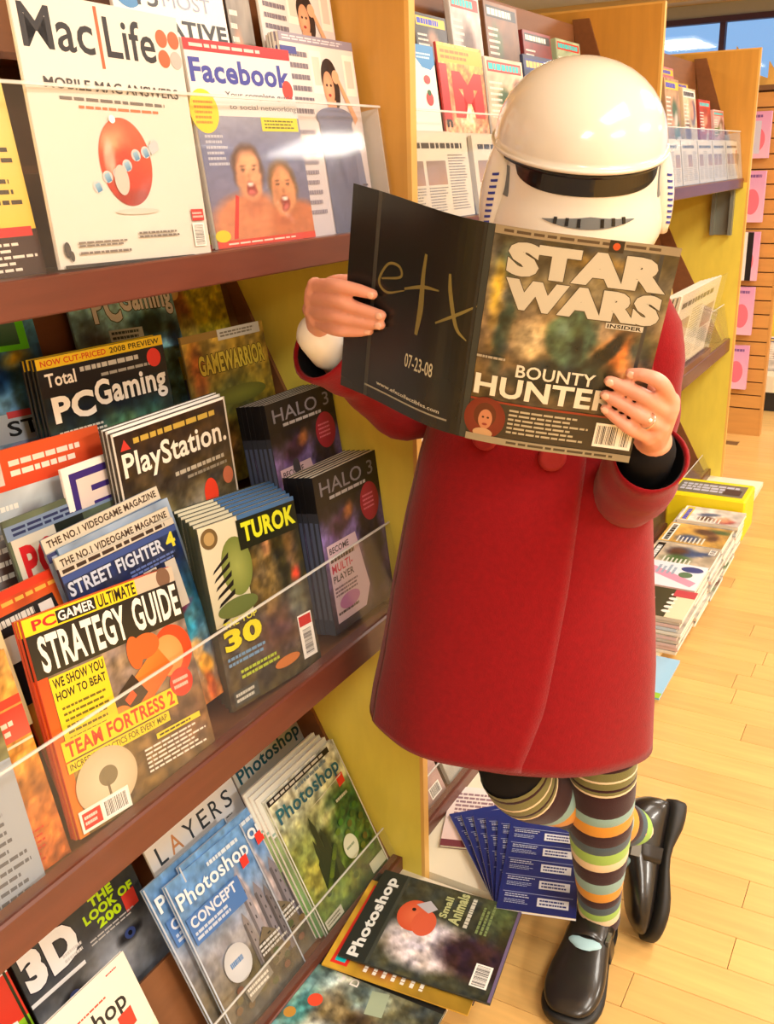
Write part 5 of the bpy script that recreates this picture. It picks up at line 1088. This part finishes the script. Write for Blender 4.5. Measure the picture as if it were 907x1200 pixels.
def shoe(M, lab):
    root = bpy.data.objects.new('shoe', None); link(root, person); root.matrix_local = M; root['label'] = lab
    up = [(.002, .028, .050, .022), (.012, .022, .072, .031), (.035, .022, .088, .037), (.070, .022, .088, .037), (.105, .022, .080, .037), (.140, .022, .070, .041), (.175, .022, .063, .046), (.205, .022, .058, .047), (.232, .022, .050, .042), (.250, .024, .040, .031), (.258, .027, .032, .016)]
    def ring(x, z0, z1, w, n=24): 
        r = []
        for k in range(n):
            a = 2 * math.pi * k / n; cy, sz = math.cos(a), math.sin(a); e = .75
            r.append((x, w * math.copysign(abs(cy) ** e, cy), (z0 + z1) / 2 + (z1 - z0) / 2 * math.copysign(abs(sz) ** e, sz)))
        return r
    bm = bmesh.new(); loftbm(bm, [ring(*q) for q in up]); o = frombm('upper', bm, M_LEA, root, True); sb = o.modifiers.new('s', 'SUBSURF'); sb.levels = 1; sb.render_levels = 1
    sole = [(-.004, 0, .028, .022), (.01, 0, .030, .034), (.05, 0, .030, .039), (.085, .013, .029, .036), (.125, .013, .028, .040), (.18, 0, .026, .049), (.215, .0, .026, .050), (.245, .003, .026, .042), (.262, .006, .028, .026), (.268, .010, .028, .010)]
    bm = bmesh.new(); loftbm(bm, [ring(*q) for q in sole]); o = frombm('sole', bm, M_SOLE, root, True); sb = o.modifiers.new('s', 'SUBSURF'); sb.levels = 1; sb.render_levels = 1
    # strap over the instep, buckle, sock window
    def over(x, w, h, off): return [(x, (w + off) * math.cos(t), .030 + (h - .030 + off) * abs(math.sin(t)) ** .8) for t in [math.pi * k / 16 for k in range(17)]]
    bm = bmesh.new(); A = [over(x, .0385, z, .0035) for x, z in ((.092, .084), (.100, .082), (.112, .079), (.122, .076))]; Bq = [over(x, .0385, z, .0005) for x, z in ((.122, .076), (.112, .079), (.100, .082), (.092, .084))]
    loftbm(bm, A + Bq, cap=False, closed=False); frombm('strap', bm, M_LEA, root, True)
    bm = bmesh.new(); boxbm(bm, .094, .120, .030, .037, .058, .074, .001); frombm('buckle', bm, mat('dull_metal', (120, 120, 116), rough=.35, metal=.8), root)
    bm = bmesh.new(); rings = []
    for q in range(6):
        t = q / 5; x = .128 + .022 * t; wd = .95 * math.sin(math.pi * (.12 + .76 * t)) ** .5; h = np.interp(x, [u_[0] for u_ in up], [u_[2] for u_ in up]) + .005
        rings.append([(x + .010 * (math.cos(a) ** 2) * -1, .031 * wd * math.cos(a), h - .010 * (1 - math.sin(a)) - (.0 if q not in (0, 5) else .002)) for a in [math.pi * k / 12 for k in range(13)]])
    loftbm(bm, rings, cap=False, closed=False); frombm('sock_window', bm, mat('pale_blue_knit', (160, 196, 206), rough=.8), root, True)['label'] = 'pale blue sock showing through the shoe opening'
    seam = [(.168 + .062 * math.sin(t) , .036 * math.cos(t), float(np.interp(.168 + .062 * math.sin(t), [u_[0] for u_ in up], [u_[2] for u_ in up])) - .011 - .002 * math.sin(t)) for t in [math.pi * k / 12 for k in range(13)]]
    tube('toe_seam', [Vector(q) for q in seam], [.0016] * 13, mat('grey_thread', (96, 90, 84), rough=.5), root, n=6, sub=2)
    return root
def frame(o, x, z):
    x = Vector(x).normalized(); z = Vector(z); z = (z - x * x.dot(z)).normalized(); y = z.cross(x); o = Vector(o)
    return Matrix(((x.x, y.x, z.x, o.x), (x.y, y.y, z.y, o.y), (x.z, y.z, z.z, o.z), (0, 0, 0, 1)))
def dirw(s, d, z): return RH * s + FH * d + Vector((0, 0, z))
shoe(frame(Lp((.418, 1.60, 0)), dirw(-.43, -.90, 0), (0, 0, 1)) @ Matrix.Diagonal((1.10, 1.18, 1.12, 1)), 'black clog on the standing foot')
shoe(frame(Lp((.605, 1.688, .226)), dirw(-.29, -.52, -.80), dirw(-.85, .12, .22)) @ Matrix.Diagonal((1.06, 1.2, 1.42, 1)), 'black clog on the raised crossed foot, toe down')

# --- costume helmet (plain, generic)
helm = empty('helmet', Wp(.284, 1.45, 1.512), label='glossy white full-face costume helmet with dark visor worn by the person', cat='helmet')
ROLLH = math.radians(1.0)
helm.matrix_world = Matrix.Translation(Wp(.286, 1.45, 1.523)) @ Matrix(((RH.x, -FH.x, 0, 0), (RH.y, -FH.y, 0, 0), (0, 0, 1, 0), (0, 0, 0, 1))) 
TI = Matrix.Rotation(math.radians(-17), 3, 'X') @ Matrix.Rotation(math.radians(2), 3, 'Y')
def Hp(x, y, z): return TI @ Vector((x, y, z))
M_HW = mat('glossy_white_plastic', (226, 218, 204), rough=.16, spec=.5, coat=.4)
M_HB = mat('visor_black', (12, 12, 14), rough=.12, spec=.6)
M_HG = mat('grey_vent', (104, 108, 110), rough=.4)
n = 64; bm = bmesh.new()
rings = [[Hp((.119 * math.cos(e) ** .92) * math.sin(a), .136 * (math.cos(e) ** .92) * math.cos(a), .108 * math.sin(e)) for a in [2 * math.pi * k / n for k in range(n)]] for e in [math.radians(q) for q in (0, 5, 10, 17, 25, 33, 42, 51, 60, 69, 77, 84, 88.5)]]
rings = [[Hp(.1225 * math.sin(a), .1395 * math.cos(a), -.0035) for a in [2 * math.pi * k / n for k in range(n)]], [Hp(.1235 * math.sin(a), .1405 * math.cos(a), -.0010) for a in [2 * math.pi * k / n for k in range(n)]], [Hp(.1225 * math.sin(a), .1395 * math.cos(a), .0025) for a in [2 * math.pi * k / n for k in range(n)]]] + rings
rings = [[Hp(.108 * math.sin(a), .124 * math.cos(a), -.0035) for a in [2 * math.pi * k / n for k in range(n)]]] + rings
R_ = loftbm(bm, rings, cap=False); bm.faces.new(R_[-1]); frombm('dome', bm, M_HW, helm, True)
bm = bmesh.new(); loftbm(bm, [[Hp(r * math.sin(a), (r + .016) * math.cos(a), z) for a in [2 * math.pi * k / n for k in range(n)]] for z, r in ((-.003, .112), (-.006, .1175), (-.010, .1175), (-.013, .112))], cap=False); frombm('brow_band', bm, M_HB, helm, True)
FS = [(-.010, .1130, .1280), (-.030, .1150, .1270), (-.050, .119, .1280), (-.070, .126, .1330), (-.090, .131, .1370), (-.110, .132, .138), (-.135, .124, .130), (-.150, .110, .116)]
def fs(z, a, off=0):
    rx = np.interp(z, [f[0] for f in FS[::-1]], [f[1] for f in FS[::-1]]) + off; ry = np.interp(z, [f[0] for f in FS[::-1]], [f[2] for f in FS[::-1]]) + off
    return Hp(float(rx) * math.sin(a), float(ry) * math.cos(a), z)
bm = bmesh.new(); loftbm(bm, [[fs(z, 2 * math.pi * k / n) for k in range(n)] for z in np.linspace(-.010, -.150, 18)]); frombm('face_shell', bm, M_HW, helm, True)
def patch(name, fa, z0f, z1f, a0, a1, off, m, nu=36, nv=4):
    bm = bmesh.new(); R = []
    for i in range(nu + 1):
        a = a0 + (a1 - a0) * i / nu; t = abs(2 * i / nu - 1); zz0, zz1 = z0f(a, t), z1f(a, t)
        front = [fs(zz0 + (zz1 - zz0) * j / nv, a, off) for j in range(nv + 1)]; back = [fs(zz0 + (zz1 - zz0) * j / nv, a, -.002) for j in range(nv, -1, -1)]
        R.append(front + back)
    loftbm(bm, R); return frombm(name, bm, m, helm, False)
patch('visor', 0, lambda a, t: -.010, lambda a, t: -.0125 - .023 * max(0, 1 - t ** 4) ** .5, -1.02, 1.02, .0012, M_HB)
gv = patch('mouth_vent', 0, lambda a, t: -.068 + .007 * (1 - t), lambda a, t: -.0685 - .0085 * (1 - t * t), -.52, .52, .0010, M_HG)
for k in range(-3, 4):
    if k == 0: continue
    a = k * .125; w = .018; bm = bmesh.new(); z0, z1 = -.0635, -.0755 + .0012 * abs(k); q = [fs(z0, a - w, .0022), fs(z0, a + w, .0022), fs(z1, a + w, .0022), fs(z1, a - w, .0022)]; r_ = [fs(z0, a - w, -.001), fs(z0, a + w, -.001), fs(z1, a + w, -.001), fs(z1, a - w, -.001)]
    loftbm(bm, [q, r_]); frombm('vent_slot', bm, M_HB, gv)
for sg in (-1, 1):
    # side stripe and ear cover with blue tick marks
    bm = bmesh.new(); R = []
    for i in range(6):
        z = -.018 - .038 * i / 5; a = sg * (1.19 - .10 * i / 5); R.append([fs(z, a - .055, .0012), fs(z, a + .055, .0012), fs(z, a + .055, -.002), fs(z, a - .055, -.002)])
    loftbm(bm, R); frombm('side_stripe', bm, M_HG, helm)
    bm = bmesh.new(); rings = []
    for i in range(11):
        t = i / 10; z = .012 - .125 * t; prf = math.sin(math.pi * (.12 + .76 * t)) ** .6; x0 = .104 + .020 * t; wx = .022 * prf; wy = .030 * prf + .004 * t
        rings.append([Hp(sg * (x0 + wx * math.cos(a)), .018 + .014 * t + wy * math.sin(a), z) for a in [2 * math.pi * k / 20 for k in range(20)]])
    loftbm(bm, rings); ep = frombm('ear_cover', bm, M_HW, helm, True)
    for k in range(9):
        z = -.030 - k * .0082; t = (.012 - z) / .125; prf = math.sin(math.pi * (.12 + .76 * t)) ** .6; x0 = .104 + .020 * t; wx = .022 * prf; wy = .030 * prf + .004 * t; R = []
        for j in range(5):
            a = math.radians(48 + 26 * j / 4); c_, s_ = math.cos(a), math.sin(a); R.append([Hp(sg * (x0 + (wx + o_) * c_), .018 + .014 * t + (wy + o_) * s_, z + dz + .0006 * j) for o_, dz in ((.0008, .0), (.0008, -.0034), (-.0008, -.0034), (-.0008, 0))])
        bm = bmesh.new(); loftbm(bm, R); frombm('tick_mark', bm, mat('blue_paint', (48, 60, 150), rough=.4), ep)

# --- the magazine being read
S0 = Vector((.103, 1.198, 1.169)); VV = Vector((.11055, -.21973, .96928)); U1 = Vector((.9777, -.1550, -.1466)); U2 = Vector((-.7782, .5886, .2222)); PWD, PHT = .208, .273
rd = empty('magazine', Wp(*S0), label='open science fiction magazine held up in both hands, dark back cover at left', cat='magazine')
def tow(v): return RH * v.x + FH * v.y + Vector((0, 0, v.z))
def page_map(left):
    u = tow(-U2 if left else U1); v = tow(VV); n = u.cross(v).normalized()
    def f(x, y, l):   # x 0..1 across the cover as seen
        q = (1 - x) if left else x
        bul = .011 * math.sin(math.pi * min(1, q * 1.25)) * math.exp(-2.2 * q) * 2.0 if left else .006 * math.sin(math.pi * min(1, q * 1.1)) * math.exp(-1.5 * q) * 1.6
        base = tow(U2) * PWD * q if left else tow(U1) * PWD * q
        return base + v * (PHT * y) + n * (bul + .0002 + l * .00009)
    return f
def page_print(name, cov, left, par):
    f = page_map(left); me = bpy.data.meshes.new(name); me.from_pydata(cov.V, [], cov.F)
    a = me.color_attributes.new('Col', 'FLOAT_COLOR', 'POINT'); a.data.foreach_set('color', np.concatenate([np.array(cov.C), np.ones((len(cov.C), 1))], 1).astype(np.float32).ravel())
    bm = bmesh.new(); bm.from_mesh(me)
    for k in range(1, 16): bmesh.ops.bisect_plane(bm, geom=bm.verts[:] + bm.edges[:] + bm.faces[:], plane_co=(k / 16, 0, 0), plane_no=(1, 0, 0), dist=1e-7)
    for v in bm.verts: v.co = f(*v.co)
    bm.to_mesh(me); bm.free(); me.materials.append(PRINTG); return link(bpy.data.objects.new(name, me), par)
PRINTG = mat('glossy_ink', (255, 255, 255), rough=.26, spec=.5, attr=True)
def sheet(name, left, t0, t1, inset, m):
    f = page_map(left); bm = bmesh.new(); R = []
    for k in range(17):
        x = k / 16 if not left else 1 - k / 16; x = inset + x * (1 - 2 * inset); R.append([f(x, inset, -t0 / .00009), f(x, 1 - inset, -t0 / .00009), f(x, 1 - inset, -t1 / .00009), f(x, inset, -t1 / .00009)])
    loftbm(bm, R); return frombm(name, bm, m, rd, False)
def c_sw(c):
    c.raster(art([(0, (60, 52, 40)), (.2, (70, 60, 44)), (.45, (110, 90, 60)), (.6, (150, 126, 90)), (.75, (120, 110, 84)), (1, (60, 56, 44))],
        [(.10, .85, .10, .10, 0, (90, 110, 90), .8), (.13, .55, .06, .25, -4, (40, 62, 56), .6), (.06, .72, .05, .2, 0, (190, 160, 60), .8), (.28, .52, .16, .12, 0, (196, 176, 136), .7), (.80, .50, .14, .14, -30, (190, 110, 50), .6),
         (.72, .50, .05, .16, -38, (32, 34, 28), .4), (.92, .52, .08, .14, 0, (70, 74, 62), .5), (.55, .40, .28, .10, 0, (36, 48, 44), .45), (.52, .565, .16, .15, 0, (66, 90, 70), .25), (.47, .60, .06, .07, 0, (104, 130, 106), .9), (.56, .53, .05, .09, 0, (30, 40, 34), .6), (.50, .34, .40, .08, 0, (30, 38, 36), .5), (.88, .42, .1, .1, 0, (206, 150, 100), .7), (.60, .90, .3, .05, 0, (150, 120, 60), .8)], .22, 9, 905), 44, 56)
    c.rect(0, .965, 1, 1, (150, 136, 110)); c.lines(.05, .972, .95, .992, 1, (80, 66, 50), 4, .6); c.rect(.62, .95, .70, 1, (40, 34, 28)); c.ell(.66, .975, .02, .015, (196, 80, 40))
    cr = (196, 190, 172)
    c.text('STAR', .09, .80, .97, .945, cr, .075, outline=(70, 62, 48), ow=.004); c.text('WARS', .10, .655, .97, .79, cr, .075, outline=(70, 62, 48), ow=.004)
    c.rect(.69, .625, .90, .65, cr); c.text('INSIDER', .70, .629, .89, .646, BK, .03)
    c.text('BOUNTY', .24, .345, .70, .405, (222, 214, 196), .015); c.text('HUNTER', .01, .235, .84, .335, (226, 218, 198), .03)
    c.rect(.0, .205, .98, .215, (140, 50, 30)); c.rect(.0, .02, 1, .205, (52, 46, 36)); c.lines(.24, .06, .72, .19, 6, (176, 166, 140), 5, .45)
    c.ell(.10, .12, .125, .105, (110, 34, 24), (126, 50, 34)); c.ell(.10, .135, .068, .062, (90, 40, 24)); c.ell(.105, .115, .042, .05, (190, 126, 92)); c.ell(.09, .125, .008, .005, (60, 30, 24)); c.ell(.12, .125, .008, .005, (60, 30, 24)); c.ell(.105, .09, .016, .006, (140, 60, 50)); c.ell(.10, .045, .06, .025, (190, 150, 110))
    c.barcode(.76, .06, .985, .18, 8); c.rect(0, .0, 1, .035, (150, 140, 116)); c.lines(.25, .008, .98, .028, 1, (70, 62, 50), 9, .6); c.lines(.0, .41, .22, .43, 1, (170, 160, 140), 2)
def c_efx(c):
    c.raster(art([(0, (36, 36, 34)), (.4, (24, 25, 24)), (1, (30, 30, 28))], [(.8, .2, .3, .2, 0, (34, 36, 34), .9)], .08, 5, 915), 20, 26)
    g = (122, 110, 62)
    def brush(P, w):
        P = crom([list(p) + [ww] for p, ww in zip(P, w)], 8); V = []; F = []
        for i, p in enumerate(P):
            a = P[min(i + 1, len(P) - 1)] - P[max(i - 1, 0)]; nn = np.array([-a[1], a[0]]); nn /= np.linalg.norm(nn) + 1e-9
            V += [(p[0] + nn[0] * p[2], p[1] + nn[1] * p[2] * .76), (p[0] - nn[0] * p[2], p[1] - nn[1] * p[2] * .76)]
            if i: b = len(V) - 4; F.append((b, b + 1, b + 3, b + 2))
        c.add(V, F, g)
    brush([(.27, .615), (.42, .655), (.40, .70), (.31, .69), (.25, .60), (.32, .56), (.46, .60)], [.006, .008, .009, .008, .009, .008, .003])
    brush([(.60, .80), (.595, .70), (.60, .55), (.585, .42)], [.010, .014, .020, .012]); brush([(.46, .61), (.60, .65), (.72, .66)], [.007, .011, .005])
    brush([(.78, .75), (.80, .66), (.86, .52), (.93, .47)], [.008, .013, .011, .004]); brush([(.97, .64), (.86, .58), (.72, .51)], [.004, .010, .006])
    c.text('07-23-08', .52, .245, .74, .315, (190, 184, 160), .01); c.text('www.efxcollectibles.com', .30, .085, .82, .105, (206, 202, 186), .01, rot=-1); c.lines(.20, .055, .92, .068, 1, (150, 146, 130), 3, .7, False)
    c.rect(.965, 0, 1, 1, (44, 52, 52)); c.rect(.945, 0, .962, 1, (30, 34, 36))
pgb = mat('dark_cover_stock', (60, 60, 56), rough=.4)
fc = sheet('front_cover', False, 0, .0006, 0, pgb); bc = sheet('back_cover', True, 0, .0006, 0, pgb)
sheet('pages', False, .0008, .0026, .004, PAGES); sheet('pages', True, .0008, .0030, .004, PAGES)
cv_ = Canvas(PWD, PHT); c_sw(cv_); page_print('front_print', cv_, False, fc)
cv_ = Canvas(PWD, PHT); c_efx(cv_); page_print('back_print', cv_, True, bc)
